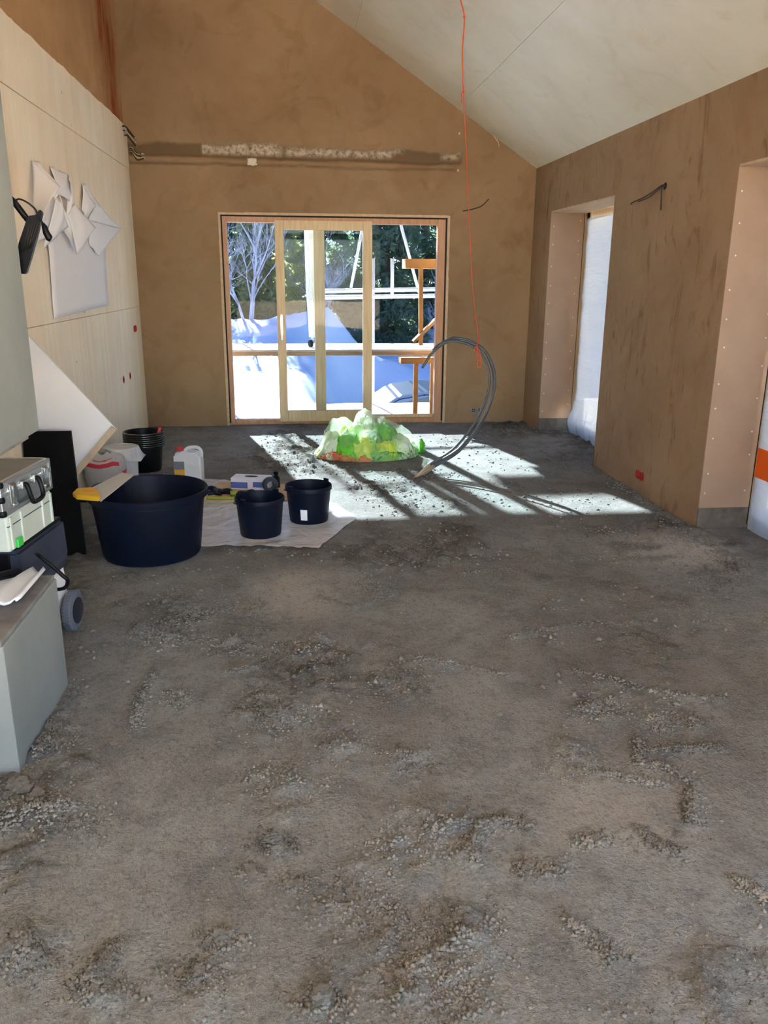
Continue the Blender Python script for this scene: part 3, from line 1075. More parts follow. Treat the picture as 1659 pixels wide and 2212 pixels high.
cb = tube('lead', [q(32, 434), q(42, 430), q(60, 438), q(76, 452), q(82, 466), q(90, 478), q(95, 488)], .003, 'black_plastic', lp, 8, 30)
tube('plug', [q(92, 482), q(96, 490), q(100, 503), q(107, 515), q(110, 517)], [.005, .009, .011, .012, .010], 'black_plastic', cb, 10)
tube('lamp_mount', [q(20, 425, .01), q(20, 426, -.05)], .010, 'black_plastic', lp, 8)

# ------------------------------------------------------------------ black panel + white board leaning in the corner
bp = thing('black_panel', 'flat black panel standing behind the tool stack', 'panel', (-1.3, 4.45, 0))
bm = bmesh.new()
pts = [Vector((-.17, -.03, 0)), Vector((.135, -.03, 0)), Vector((.085, .11, .675)), Vector((-.17, .11, .675))]
a_ = [bm.verts.new(p) for p in pts]
b_ = [bm.verts.new(p+Vector((0, .022, .0))) for p in pts]
bm.faces.new(a_)
bm.faces.new(b_[::-1])
for i in range(4):
    bm.faces.new((a_[i], b_[i], b_[(i+1) % 4], a_[(i+1) % 4]))
from_bm('sheet', bm, 'black_board', bp)
wbd = thing('white_sheet_board', 'large white board leaning askew on the left wall behind the black panel', 'board', (-1.3, 4.72, 0))
pp = [(at(70, 735, 'Y', 4.74)), (at(252, 928, 'Y', 4.70)), (at(168, 1028, 'Y', 4.66))]
t0 = pp[0]+(pp[0]-pp[1])*.12
t0.x = max(t0.x, L+.012)
pts = [Vector(t0), pp[1], pp[2], Vector((-1.27, 4.61, .0)), Vector((L+.015, 4.61, .0)), Vector((L+.012, 4.74, t0.z-.02))]
off = Vector((-1.3, 4.72, 0))
bm = bmesh.new()
a_ = [bm.verts.new(p-off) for p in pts]
b_ = [bm.verts.new(p-off+Vector((0, .02, .0))) for p in pts]
bm.faces.new(a_)
bm.faces.new(b_[::-1])
for i in range(len(a_)):
    bm.faces.new((a_[i], b_[i], b_[(i+1) % len(a_)], a_[(i+1) % len(a_)]))
from_bm('sheet', bm, 'whiteboard', wbd)
e0, e1 = pp[1]-off, pp[2]-off
ed = (e1-e0).normalized()
up_ = Vector((-ed.z, 0, ed.x)).normalized()
bm = bmesh.new()
for (s0, s1, y0, y1) in ((0, .034, -.014, .0),):
    c8 = [e0+up_*0*s0, e1, e1-up_*s1*-1, e0+up_*s1]
    sgn = 1 if (c8[2]-e1).z > 0 else -1
    c8 = [e0, e1+ed*.3*0, e1+up_*s1*sgn, e0+up_*s1*sgn]
    f1 = [bm.verts.new(v+Vector((0, y0, 0))) for v in c8]
    f2 = [bm.verts.new(v+Vector((0, .004, 0))) for v in c8]
    bm.faces.new(f1)
    bm.faces.new(f2[::-1])
    for i in range(4):
        bm.faces.new((f1[i], f2[i], f2[(i+1) % 4], f1[(i+1) % 4]))
from_bm('edge_batten', bm, 'batten', wbd)

# ------------------------------------------------------------------ black tub, pails, trowel
tub = thing('mixing_tub', 'wide navy-black mortar tub with a yellow handled trowel on its rim', 'tub', (-.80, 4.43, .0055))
lathe('bowl', [(.0005, .012), (.245, .012), (.262, .0), (.268, .015), (.300, .30), (.303, .325), (.323, .332), (.326, .366), (.321, .372), (.314, .370), (.308, .358), (.256, .03), (.22, .022), (.0005, .022)], 'navy', tub, 72)
for s in (-1, 1):
    hd = tube('grip', [(s*.318, -.06, .335), (s*.352, -.055, .338), (s*.366, -.02, .338), (s*.366, .02, .338), (s*.352, .055, .338), (s*.318, .06, .335)], .012, 'navy', tub, 8, 30)
    hd.rotation_euler = (0, 0, math.radians(8))
lathe('lower_band', [(.302, .318), (.3085, .320), (.3085, .332), (.300, .334)], 'navy', tub, 72, cap=False)
tro = thing('smoothing_trowel', 'frosted wide smoothing blade with yellow handle across the navy tub rim', 'trowel', (-1.06, 4.15, .378))
ot = Vector((-1.06, 4.15, .378))
zb = .3815
fp = lambda px, py, z=zb: at(px, py, 'Z', z)-ot
bl = [fp(183, 1062), fp(218, 1084), fp(290, 1027, .379), fp(264, 1022, .379)]
bm = bmesh.new()
a_ = [bm.verts.new(p+Vector((0, 0, .004))) for p in bl]
b_ = [bm.verts.new(p) for p in bl]
bm.faces.new(a_)
bm.faces.new(b_[::-1])
for i in range(4):
    bm.faces.new((a_[i], b_[i], b_[(i+1) % 4], a_[(i+1) % 4]))
from_bm('blade', bm, 'blade', tro)
hp = [fp(157, 1072), fp(166, 1063), fp(200, 1060), fp(217, 1070), fp(216, 1082), fp(190, 1080), fp(165, 1078)]
bm = bmesh.new()
a_ = [bm.verts.new(p+Vector((0, 0, .022))) for p in hp]
b_ = [bm.verts.new(p+Vector((0, 0, -.004))) for p in hp]
bm.faces.new(a_)
bm.faces.new(b_[::-1])
for i in range(len(hp)):
    bm.faces.new((a_[i], b_[i], b_[(i+1) % len(hp)], a_[(i+1) % len(hp)]))
bmesh.ops.recalc_face_normals(bm, faces=bm.faces)
bmesh.ops.bevel(bm, geom=list(bm.edges), offset=.005, segments=3, affect='EDGES')
hdl = from_bm('handle', bm, 'yellow', tro)
gp = [fp(178, 1067), fp(204, 1066), fp(208, 1071), fp(182, 1072)]
obj('grip_slot', [p+Vector((0, 0, .0235)) for p in gp]+[p+Vector((0, 0, .0222)) for p in gp], [(0, 1, 2, 3), (0, 4, 5, 1), (1, 5, 6, 2), (2, 6, 7, 3), (3, 7, 4, 0)], 'labelyellow', hdl)


def pail(label, loc, rim=.150, base=.122, h=.232, mat='navy', name='bucket', handle=True, group=None, sticker=False, rz=0, wall=.006, fz=.026):
    p = thing(name, label, 'bucket', loc, rz, group)
    lathe('shell', [(.0005, .006), (base-.014, .006), (base-.010, 0), (base-.002, 0), (base, .004), (rim-.010, h-.035), (rim-.009, h-fz-.004), (rim-.002, h-fz), (rim-.001, h-.004), (rim-.003, h), (rim-.006, h), (rim-.008, h-.006), (rim-.010-wall, h-.035), (base+(rim-.010-base)*.0085/(h-.039)-wall, .0125), (.0005, .012)], mat, p, 56)
    for s in (-1, 1):
        lz = (h-.03, h+.014) if handle else (h-.012, h-.001)
        box('lug', (s*(rim+(0 if handle else .004))-.006, -.018, lz[0]), (s*rim+.010, .018, lz[1]), mat, p, .003)
    if handle:
        r2 = rim+.004
        pts = [(r2*math.cos(a), .0+r2*math.sin(a), h-.012-.03*math.sin(a)) for a in np.linspace(0, math.pi, 20)]
        tube('bail', pts, .0035, 'black_plastic', p, 8)
    if sticker:
        a0 = math.radians(205)
        V, Fc = [], []
        for k in range(7):
            a = a0+k*.055
            for z_ in (.03, .10):
                r_ = base+(rim-.010-base)*(z_/(h-.035))+.0012
                V.append((r_*math.cos(a), r_*math.sin(a), z_))
        for k in range(6):
            Fc.append((2*k, 2*k+2, 2*k+3, 2*k+1))
        obj('sticker', V, Fc, 'paper', p)
    return p


pail('black bucket standing near the front edge of the floor film', (-.203, 4.71, .0065), rz=.9)
pail('black bucket with a small white sticker, standing nearest the sun patch on the film', (.095, 4.975, .0065), sticker=True, rz=.7)
# stack of nested pails
for k in range(7):
    nth = ['lowest bucket', 'second bucket up', 'third bucket up', 'fourth bucket up', 'third bucket from the top', 'second bucket from the top', 'topmost bucket'][k]
    b_ = pail(nth+' of the nested black stack beside the white lidded bucket', (-1.175, 6.50, .004+k*.0165), .150, .121, .215, 'black_plastic', handle=False, group='nested black buckets', rz=2.6+.1*k, wall=.0012, fz=.014)
    lathe('rim', [(.146, .2015), (.160, .2025), (.1615, .206), (.1615, .2115), (.160, .215), (.148, .2155)], 'rim_plastic', b_, 56, cap=False)
sc0, sc1 = Vector((-1.125, 6.50, .121)), Vector((-1.043, 6.52, .345))
scm = Matrix.Translation(sc0) @ (sc1-sc0).to_track_quat('Z', 'Y').to_matrix().to_4x4()
rr_ = box('red_scraper', (-.009, -.012, 0), (.009, .012, (sc1-sc0).length), 'red', None, .003, scm)
tag(rr_, 'small red scraper handle sticking out of the nested buckets', 'scraper')

# ------------------------------------------------------------------ white bucket, sack, jerrycan
wbk = thing('lidded_bucket', 'white plastic bucket with cream lid beside the nested black buckets', 'bucket', (-1.28, 6.12, .004))
lathe('shell', [(.0005, .004), (.105, 0), (.110, .006), (.122, .245), (.0005, .245)], 'white_plastic', wbk, 40)
lathe('lid', [(.0005, .262), (.114, .262), (.124, .264), (.128, .268), (.130, .264), (.130, .238), (.126, .236), (.122, .24), (.0005, .245)], 'cream', wbk, 40)
fp_ = np.zeros((14, 10, 3))
for i in range(14):
    for j in range(10):
        u, v = i/13, j/9
        x_ = -1.40+.285*u
        y_ = 5.975+.24*v
        dl_ = math.hypot(x_+1.28, y_-6.12)
        z_ = .2735+.003*math.sin(u*9)*v-.085*sstep(dl_, .128, .165)
        fp_[i, j] = (x_, y_, float(z_))
o = from_mesh('film_flap', grid_mesh('film_flap', fp_), 'flapfilm')
m = o.modifiers.new('thickness', 'SOLIDIFY')
m.thickness = .0015
tag(o, 'white film sheet draped over the lid of the white bucket', 'film')
# sack
sk = thing('plaster_sack', 'grey plastic sack with red print slumped beside the white bucket', 'sack', (-1.335, 5.80, .0))
n, mm = 40, 26
V = np.zeros((n+1, mm, 3))
for i in range(n+1):
    a = 2*math.pi*i/n
    for j in range(mm):
        v = j/(mm-1)
        rx, ry = .125, .12
        prof = (1-.12*math.cos(v*5))*(1-sstep(v, .82, 1.)*.55)
        wv = 1+.10*(float(fbm(np.array(math.cos(a)*2+5), np.array(math.sin(a)*2+v*4), 4, 81))-.5)*2
        ex = .8
        cxx = math.copysign(abs(math.cos(a))**ex, math.cos(a))
        syy = math.copysign(abs(math.sin(a))**ex, math.sin(a))
        V[i, j] = (rx*cxx*prof*wv, ry*syy*prof*wv, .30*v+.01*math.sin(a*5)*v)
V[n] = V[0]
from_mesh('bag', grid_mesh('bag', V), 'sack', sk)


def sack_print(z0, z1, a0, a1, nm='red_print'):
    pts = []
    P_ = np.zeros((10, 4, 3))
    for i in range(10):
        a = a0+(a1-a0)*i/9
        ii = int(round((a % (2*math.pi))/(2*math.pi)*n)) % n
        for j in range(4):
            v = z0+(z1-z0)*j/3
            jj = int(round(v*(mm-1)))
            P_[i, j] = V[ii, jj]*np.array([1.02, 1.02, 1])
    from_mesh(nm, grid_mesh(nm, P_), 'sackred', sk)


sack_print(.70, .86, math.radians(215), math.radians(320))
sack_print(.28, .60, math.radians(335), math.radians(358))
# jerrycan
jc = thing('jerrycan', 'white plastic jerrycan with red cap and yellow label', 'jerrycan', (-.775, 6.03, .0065), math.radians(-6))
prism('body', [(-.10, 0), (.10, 0), (.10, .215), (.075, .238), (-.03, .24), (-.06, .246), (-.10, .225)], 'Y', -.065, .065, 'jerry', jc, .014)
lathe('cap', [(.0005, .0), (.023, .0), (.024, .004), (.024, .026), (.022, .029), (.0005, .029)], 'red', jc, 24, (-.06, 0, .243))
tube('handle', [(-.02, 0, .235), (-.005, 0, .262), (.03, 0, .272), (.075, 0, .268), (.098, 0, .24), (.098, 0, .20)], .013, 'jerry', jc, 10, 30)
lb = box('label', (-.095, -.0672, .02), (-.02, -.0656, .175), 'labelgrey', jc)
box('label_band', (-.095, -.0682, .06), (-.02, -.0668, .115), 'labelyellow', lb)
lb2 = box('label_mark', (-.075, -.069, .085), (-.045, -.0678, .105), 'cardboard', lb)

# ------------------------------------------------------------------ film on the floor, board, carton, gloves
poly_px = [(425, 1176), (560, 1181), (685, 1188), (772, 1122), (748, 1094)]
c0, c1, c2, c3 = Vector((-1.12, 4.60, 0)), at(686, 1188, 'Z', 0), Vector((.42, 5.08, 0)), None
NX, NY = 90, 70
ffl = np.zeros((NX, NY, 3))
far0, far1 = Vector((-1.02, 6.32, 0)), Vector((.12, 5.75, 0))
mid = at(772, 1122, 'Z', 0)
for i in range(NX):
    u = i/(NX-1)
    near = c0.lerp(c1, u)
    # right side runs near corner -> mid -> far1
    for j in range(NY):
        v = j/(NY-1)
        lft = c0.lerp(far0, v)
        if v < .38:
            rgt = c1.lerp(mid, v/.38)
        else:
            rgt = mid.lerp(far1, (v-.38)/.62)
        p = lft.lerp(rgt, u)
        ffl[i, j] = p
XX3, YY3 = ffl[:, :, 0], ffl[:, :, 1]
ffl[:, :, 0] += (fbm(XX3*5, YY3*5, 3, 92)-.5)*.02
ffl[:, :, 1] += (fbm(XX3*5, YY3*5, 3, 93)-.5)*.03
ridge = np.abs(fbm(XX3*4, YY3*4, 4, 91)-.5)
flat_ = np.ones_like(XX3)
for fx_, fy_, fr_ in ((-.80, 4.43, .30), (-.203, 4.71, .16), (.095, 4.975, .16), (-.775, 6.03, .15)):
    flat_ *= sstep(np.hypot(XX3-fx_, YY3-fy_), fr_, fr_+.10)
flat_ *= 1-sstep(XX3, -.70, -.62)*(1-sstep(XX3, .10, .18))*sstep(YY3, 5.36, 5.44)*(1-sstep(YY3, 6.0, 6.08))
ffl[:, :, 2] = .006+flat_*(.006+np.maximum(0, .10-ridge*2.0)*.08)
o = from_mesh('plastic_sheet', grid_mesh('plastic_sheet', ffl), 'floorfilm')
tag(o, 'crinkled clear plastic sheet spread on the floor under the buckets', 'plastic sheet')
cbd = prism('cardboard_sheet', [(-.62, 5.47), (.0, 5.44), (.10, 5.85), (-.56, 6.0)], 'Z', .0065, .0145, 'cardboard')
tag(cbd, 'flat cardboard sheet on the plastic film under the carton', 'cardboard')
ctn = thing('glove_carton', 'white and blue carton with an oval slot on the cardboard', 'carton', (-.305, 5.80, .0145), math.radians(-14))
box('carton_body', (-.135, -.065, 0), (.135, .065, .085), 'boxwhite', ctn, .002)
pr_ = lathe('slot', [(.0005, .0), (.05, .0), (.05, .0012), (.0005, .0012)], 'black_board', ctn, 28, (0, 0, .0852), 1, .42)
box('print_band', (-.136, -.0662, .01), (-.01, -.0648, .055), 'boxblue', ctn)
box('print_band', (.03, -.0662, .02), (.10, -.0648, .06), 'boxblue', ctn)


def blob(name, loc, rad, mat, seed, amp=.3, parent=None, rot=0, flat=True, lev=3, freq=2.2):
    bm = bmesh.new()
    bmesh.ops.create_icosphere(bm, subdivisions=lev, radius=1)
    from mathutils import noise as mn
    for v in bm.verts:
        n_ = mn.fractal(v.co*freq+Vector((seed*3.1, seed*1.7, 0)), .8, 2.2, 3)
        v.co *= 1+amp*n_
        v.co = Vector((v.co.x*rad[0], v.co.y*rad[1], v.co.z*rad[2]))
        if flat:
            v.co.z = max(v.co.z, -rad[2]*.55)
    bmesh.ops.rotate(bm, verts=bm.verts, cent=(0, 0, 0), matrix=Matrix.Rotation(rot, 3, 'Z'))
    if flat:
        bmesh.ops.translate(bm, verts=bm.verts, vec=(0, 0, rad[2]*.55))
    o = from_bm(name, bm, mat, parent, True)
    o.location = loc
    return o


def glove(label, loc, rz, mat, cuff):
    g = thing('work_glove', label, 'glove', loc, rz)
    blob('palm', (0, 0, 0), (.055, .045, .022), mat, loc[0]*9, .2, g)
    for k, yy_ in enumerate((-.034, -.012, .011, .033)):
        ln = (.065, .078, .074, .055)[k]
        tube('finger', [(.03, yy_*.9, .012), (.05+ln*.4, yy_*1.15, .018), (.045+ln, yy_*1.3, .009)], [.012, .011, .007], mat, g, 8, 8)
    tube('thumb', [(-.01, -.035, .012), (.02, -.065, .014), (.05, -.075, .010)], [.013, .012, .008], mat, g, 8, 8)
    tube('cuff', [(-.035, 0, .018), (-.085, 0, .020)], [.017, .020], cuff, g, 12)
    return g


glove('black work glove with lime cuff on the cardboard', (-.36, 5.59, .0145), math.radians(12), 'black_plastic', 'strapgreen')
glove('dark work glove lying beside the carton, cuff towards the tub', (-.545, 5.66, .0145), math.radians(-8), 'black_plastic', 'bin')
o = tube('webbing_strap', [(-.60, 5.50, .0235), (-.52, 5.485, .0235), (-.42, 5.48, .0235), (-.32, 5.475, .0235), (-.22, 5.485, .0235)], .010, 'strapgreen', None, 6, 30)
tag(o, 'lime green strap lying in front of the gloves', 'strap')
rl = thing('tape_roll', 'dark blue tape roll standing against the white carton', 'tape roll', (-.165, 5.66, .0145))
o = lathe('roll', [(.03, -.025), (.052, -.025), (.055, -.02), (.055, .02), (.052, .025), (.03, .025), (.03, -.025)], 'bin', rl, 32, (0, 0, 0), cap=False)
o.rotation_euler = (math.pi/2, 0, .3)
o.location = (0, 0, .055)
bt = thing('small_bottle', 'little dark bottle behind the tape roll', 'bottle', (-.125, 5.80, .0145))
lathe('bottle_body', [(.0005, 0), (.026, 0), (.028, .005), (.028, .07), (.014, .09), (.013, .10), (.0005, .10)], 'black_plastic', bt, 20)
lathe('cap', [(.0005, .098), (.016, .098), (.016, .118), (.0005, .118)], 'black_board', bt, 16)

# ------------------------------------------------------------------ green rubbish bag
bag = thing('rubbish_bag', 'clear plastic bag full of green packaging lying in the sun', 'bag', (.66, 6.93, .0))
from mathutils import noise as mn
bx0, by0 = .66, 6.93
sil = [(678, 977), (690, 962), (702, 930), (716, 908), (735, 901), (752, 905), (764, 914), (771, 892), (785, 884), (803, 892), (832, 903), (862, 916), (888, 934), (907, 952)]
sp_ = [at(px, py, 'Y', by0) for px, py in sil]
SX = np.array([p.x-bx0 for p in sp_])
SZ = np.array([max(.012, p.z) for p in sp_])


def bag_h(x):
    return float(np.interp(x, SX, SZ))


def bag_w(x, front):
    t = (x-SX[0])/(SX[-1]-SX[0])
    return max(.03, (.33 if front else .22)*max(0., math.sin(min(max(t, .0), 1.)*math.pi))**.45)


def bag_surf(x, y):
    w_ = bag_w(x, y < 0)
    q_ = min(1., abs(y)/w_)
    return bag_h(x)*(1-q_**2.2)**.62


nu, nv = 150, 80
V = np.zeros((nu, nv, 3))
for i in range(nu):
    x = SX[0]+(SX[-1]-SX[0])*i/(nu-1)
    for j in range(nv):
        q_ = -1+2*j/(nv-1)
        q_ = math.sin(q_*math.pi/2)
        y = q_*bag_w(x, q_ < 0)
        z = bag_surf(x, y)
        d_ = Vector((x*3.2, y*4.2, z*3.5))
        rg = abs(mn.noise(d_*1.7+Vector((3, 1, 8))))+.5*abs(mn.noise(d_*3.9))+.25*abs(mn.noise(d_*8.3))
        fall = min(1, z/.08)
        V[i, j] = (x*(1-.02*rg), y*(1-.10*rg*fall), max(.003, z*(1.05-.20*rg*fall)))
me = grid_mesh('film', V)
from_mesh('film', me, 'bagfilm', bag)
packs = [('pack_white', -.33, -.10, (.12, .16, .24)), ('pack_red', -.33, -.25, (.11, .07, .09)), ('pack_red', -.20, -.28, (.06, .05, .06)), ('pack_green', -.19, -.16, (.09, .14, .26)),
         ('pack_lime', -.06, -.22, (.10, .09, .20)), ('pack_white', -.04, .0, (.10, .14, .32)), ('pack_dark', .03, -.16, (.09, .12, .22)), ('pack_red', -.06, -.29, (.05, .04, .06)),
         ('pack_green', .12, -.05, (.14, .12, .28)), ('pack_lime', .13, -.22, (.12, .08, .17)), ('pack_white', .27, -.12, (.11, .14, .20)), ('pack_dark', .17, -.29, (.14, .06, .09)),
         ('pack_green', .36, -.02, (.07, .10, .12)), ('pack_lime', -.40, -.05, (.06, .08, .10)), ('pack_lime', -.18, .06, (.10, .10, .25)), ('pack_green', .02, .08, (.16, .09, .25))]
for k, (mt, x_, y_, rd) in enumerate(packs):
    bm = bmesh.new()
    bmesh.ops.create_icosphere(bm, subdivisions=4, radius=1)
    for v in bm.verts:
        n_ = abs(mn.noise(v.co*2.1+Vector((k*3.1, 0, 0))))+.5*abs(mn.noise(v.co*4.7+Vector((k*3.1, 0, 0))))
        c_ = v.co*(1.15-.55*n_)
        X_, Y_ = x_+c_.x*rd[0]*1.25, y_+c_.y*rd[1]
        X_ = min(max(X_, SX[0]+.02), SX[-1]-.02)
        w_ = bag_w(X_, Y_ < 0)*.93
        Y_ = min(max(Y_, -w_), w_)
        Z_ = max(.004, c_.z*rd[2])
        v.co = Vector((X_, Y_, min(Z_, max(.005, bag_surf(X_, Y_)*.90-.012*n_))))
    from_bm('packaging', bm, mt, bag, True)
o = blob('packet', (1.14, 7.02, .0), (.045, .05, .07), 'pack_green', 31, .4, None, 0)
blob('packet_top', (-.01, -.02, .05), (.02, .02, .03), 'pack_red', 33, .4, o, 0)
tag(o, 'small crumpled green packet with a red tip lying at the bag mouth', 'packet')

# ------------------------------------------------------------------ conduits curling out of the floor, cord from the ceiling
PY = lambda px, py, y: at(px, py, 'Y', y)
base_pts = [(892, 1030), (935, 1005), (990, 970), (1035, 915), (1060, 860), (1066, 810), (1050, 765), (1022, 742), (985, 733)]
ends = [[(962, 737), (945, 748)], [(955, 742), (930, 765), (912, 795)], [(950, 745), (935, 758)], [(968, 736), (955, 739)]]
PIPES = []
for k in range(4):
    dxp = (-7, 0, 5, 9)[k]
    dyp = (2, 0, -1, 1)[k]
    bul = (-10, 4, 2, -4)[k]
    pts = []
    allp = base_pts+ends[k]
    for i, (px, py) in enumerate(allp):
        u = i/(len(allp)-1)
        off_ = bul*math.sin(u*math.pi)
        yk = 6.10+.22*min(1., i/8)+(k-1.5)*.026
        p = PY(px+dxp*(1-u)*.6+off_*.7, py+dyp+off_*.25+(k-1.5)*2.5*math.sin(u*6.3), yk)
        pts.append(p)
    pts[0].z = -.03
    PIPES.append(smooth_path(pts, 90))
    c = tube('conduit_pipe', pts, .0105, 'conduit', None, 10, 90)
    tag(c, 'grey flexible conduit curling up out of the screed and tied by an orange cord', 'conduit', 'conduits rising from the floor')
    tube('sleeve', [pts[0], pts[0].lerp(pts[1], .5), pts[1]], .0125, 'sand_conduit', c, 10)
rope = thing('hanging_cord', 'thin orange cord hanging from the ceiling and holding the conduits', 'cord', (1.22, 6.2, 2))
oo = Vector((1.22, 6.2, 2))
yr = 6.25
top_ = PY(992, -30, yr)
top_.z = CEIL(top_.x)
tp = [top_, PY(995, 0, yr), PY(1003, 40, yr), PY(999, 110, yr), PY(1001, 200, yr)]
tube('cord_upper', [p-oo for p in tp], .0045, 'orange', rope, 8, 40)
blob('knot', PY(1001, 198, yr)-oo, (.009, .009, .012), 'orange', 3, .2, rope, 0, False, 2)
blob('knot', PY(1003, 36, yr)-oo, (.009, .009, .010), 'orange', 4, .2, rope, 0, False, 2)
tube('cord_tail', [p-oo for p in (PY(1000, 200, yr), PY(997, 205, yr), PY(998, 222, yr))], .003, 'orange', rope, 6, 10)
knot_ = PY(1029, 744, 6.28)
cross = [min(pp_[30:], key=lambda p: abs(p.x-knot_.x)+abs(p.z-knot_.z)) for pp_ in PIPES]
cen = sum(cross, Vector())/4
i0 = min(range(30, len(PIPES[1])-1), key=lambda q_: (PIPES[1][q_]-cen).length)
tan_ = (PIPES[1][i0+1]-PIPES[1][i0-1]).normalized()
yax = (Vector((0, 1, 0))-tan_*tan_.y).normalized()
nax = tan_.cross(yax)
ra = max(abs((c_-cen).dot(nax)) for c_ in cross)+.0105+.005
rb = max(abs((c_-cen).dot(yax)) for c_ in cross)+.0105+.006
sup = lambda t: math.copysign(abs(t)**.6, t)
lp_ = [cen+nax*ra*sup(math.cos(a))+yax*rb*sup(math.sin(a)) for a in np.linspace(0, 2*math.pi, 29)]
top_lp = max(lp_, key=lambda p: p.z)
bot_lp = min(lp_, key=lambda p: p.z)
tube('cord_lower', [p-oo for p in (PY(1001, 195, yr), PY(1006, 300, yr), PY(1014, 480, yr), PY(1021, 620, yr), top_lp)], .0028, 'orange', rope, 8, 40)
tube('cord_loop', [p-oo for p in lp_], .004, 'orange', rope, 8)
front = min(lp_, key=lambda p: p.y)
for dx_, dz_ in ((-.012, -.11), (.006, -.135), (.03, -.10)):
    tube('cord_end', [front-oo, front-oo+Vector((dx_*.5+.006, -.022, dz_*.5)), front-oo+Vector((dx_, -.036, dz_))], .0028, 'orange', rope, 6, 10)
rc_ = front+Vector((.018, -.038, -.135))
tube('cord_ring', [rc_-oo+Vector((.016*math.cos(a), 0, .03*math.sin(a))) for a in np.linspace(0, 2*math.pi, 14)], .003, 'orangetape', rope, 6)

# ------------------------------------------------------------------ papers on the left wall


def sheet(name, quad, label, nu=14, nv=14, bulge=.02, curl=None, group=None):
    """quad: four (px,py,offset-from-wall) corners tl,tr,br,bl"""
    c = [at(px, py, 'X', L+of) for px, py, of in quad]
    P_ = np.zeros((nu, nv, 3))
    for i in range(nu):
        for j in range(nv):
            u, v = i/(nu-1), j/(nv-1)
            p = c[0].lerp(c[1], u).lerp(c[3].lerp(c[2], u), v)
            p.x += bulge*math.sin(u*math.pi)*math.sin(v*math.pi)+.004*math.sin(u*9+v*5)
            p.x = max(p.x, L+.004)
            P_[i, j] = p
    return P_


def paper_thing(label, quads):
    base = None
    for k, (quad, bulge) in enumerate(quads):
        P_ = sheet('p', quad, '', bulge=bulge)
        me = grid_mesh('plan_sheet', P_)
        if base is None:
            base = from_mesh('plan_sheet', me, 'paper')
            tag(base, label, 'paper')
            o = base
        else:
            o = from_mesh('folded_flap', me, 'paper', base)
        m = o.modifiers.new('thickness', 'SOLIDIFY')
        m.thickness = .0012
    return base


paper_thing('long white plan sheet pinned flat below the curled sheets', [([(98, 480, .006), (226, 480, .006), (233, 660, .010), (118, 688, .012)], .006)])
paper_thing('curled white sheet nearest the work lamp, corner folded down', [
    ([(68, 348, .01), (84, 350, .012), (132, 405, .19), (120, 430, .15)], .0),
    ([(69, 350, .012), (130, 404, .19), (92, 462, .15), (74, 452, .05)], .01),
    ([(120, 425, .12), (135, 440, .13), (146, 490, .12), (96, 535, .06)], .02),
    ([(92, 455, .06), (122, 425, .10), (110, 510, .06), (84, 520, .04)], .01)])
paper_thing('narrow white sheet folded down its middle between the curled sheets', [
    ([(108, 362, .01), (146, 376, .02), (160, 440, .06), (128, 420, .05)], .02),
    ([(146, 376, .02), (152, 398, .09), (160, 438, .06), (145, 470, .05)], .01),
    ([(128, 420, .05), (146, 470, .05), (165, 550, .04), (140, 500, .04)], .02),
    ([(146, 465, .05), (162, 440, .07), (206, 492, .14), (168, 548, .08)], .02)])
paper_thing('curled white sheet closest to the gable wall', [
    ([(177, 398, .01), (188, 402, .01), (215, 445, .04), (205, 455, .06)], .0),
    ([(178, 400, .012), (207, 446, .06), (186, 474, .05), (178, 455, .02)], .01),
    ([(206, 440, .05), (216, 446, .05), (262, 494, .05), (190, 476, .03)], .01),
    ([(190, 474, .03), (262, 494, .05), (213, 552, .04), (194, 530, .025)], .01)])
for (px, py) in ((108, 360), (177, 398), (143, 474), (178, 674)):
    p = at(px, py, 'X', L+.002)
    n_ = lathe('pin', [(.0005, 0), (.003, 0), (.003, .016), (.006, .018), (.006, .022), (.0005, .023)], 'steel', None, 10)
    n_.location = p
    n_.rotation_euler = (0, math.pi/2, 0)
    tag(n_, 'small steel pin in the pale left wall holding a paper', 'pin', 'pins holding the papers')

# ------------------------------------------------------------------ sockets and cables
def socket_box(label, p, ax, mat, n=2, r=.033, sp=.071):
    s = thing('socket_box', label, 'socket', p)
    if ax == 'X-':
        s.rotation_euler = (0, 0, -math.pi/2)      # face towards -X
    elif ax == 'X+':
        s.rotation_euler = (0, 0, math.pi/2)
    for k in range(n):
        xo = (k-(n-1)/2)*sp
        o = lathe('cup', [(r, .0), (r, .012), (r-.003, .013), (r-.004, .004), (.0005, .003)], mat, s, 24)
        o.rotation_euler = (math.pi/2, 0, 0)
        o.location = (xo, .004, 0)
        hl = lathe('core', [(.0005, .0), (r*.62, .0), (r*.62, .003), (.0005, .003)], 'seal', o, 18, (0, 0, .005))
        for a in (0, math.pi/2):
            d_ = Vector((math.cos(a), math.sin(a), 0))*r*.9
            tube('cross_bar', [Vector((0, 0, .010))-d_, Vector((0, 0, .010))+d_], .004, mat, o, 6)
    return s


M['socketgrey'] = plain('grey_socket', (150, 146, 140), .5)
socket_box('grey double socket box low on the gable wall', (1.996, D, .13), 'Y', 'socketgrey')
socket_box('red double socket box low on the right wall', (R, 5.453, .131), 'X-', 'redbox')
socket_box('red square double socket box on the pale left wall beside the gable', (L, 8.16, 1.015), 'X+', 'redbox', 2, .03, .06)
for yk, zk, lb_ in ((7.437, .614, 'dark round cable hole on the left wall, farther from the gable'), (7.744, .612, 'dark round cable hole on the left wall, nearer the gable')):
    o = lathe('cable_hole', [(.033, -.002), (.033, .003), (.028, .003), (.026, -.001), (.0005, -.001)], 'redbox', None, 20)
    o.location = (L, yk, zk)
    o.rotation_euler = (0, math.pi/2, 0)
    lathe('hole_core', [(.0005, .0), (.02, .0), (.02, .002), (.0005, .002)], 'seal', o, 14)
    tag(o, lb_, 'socket')
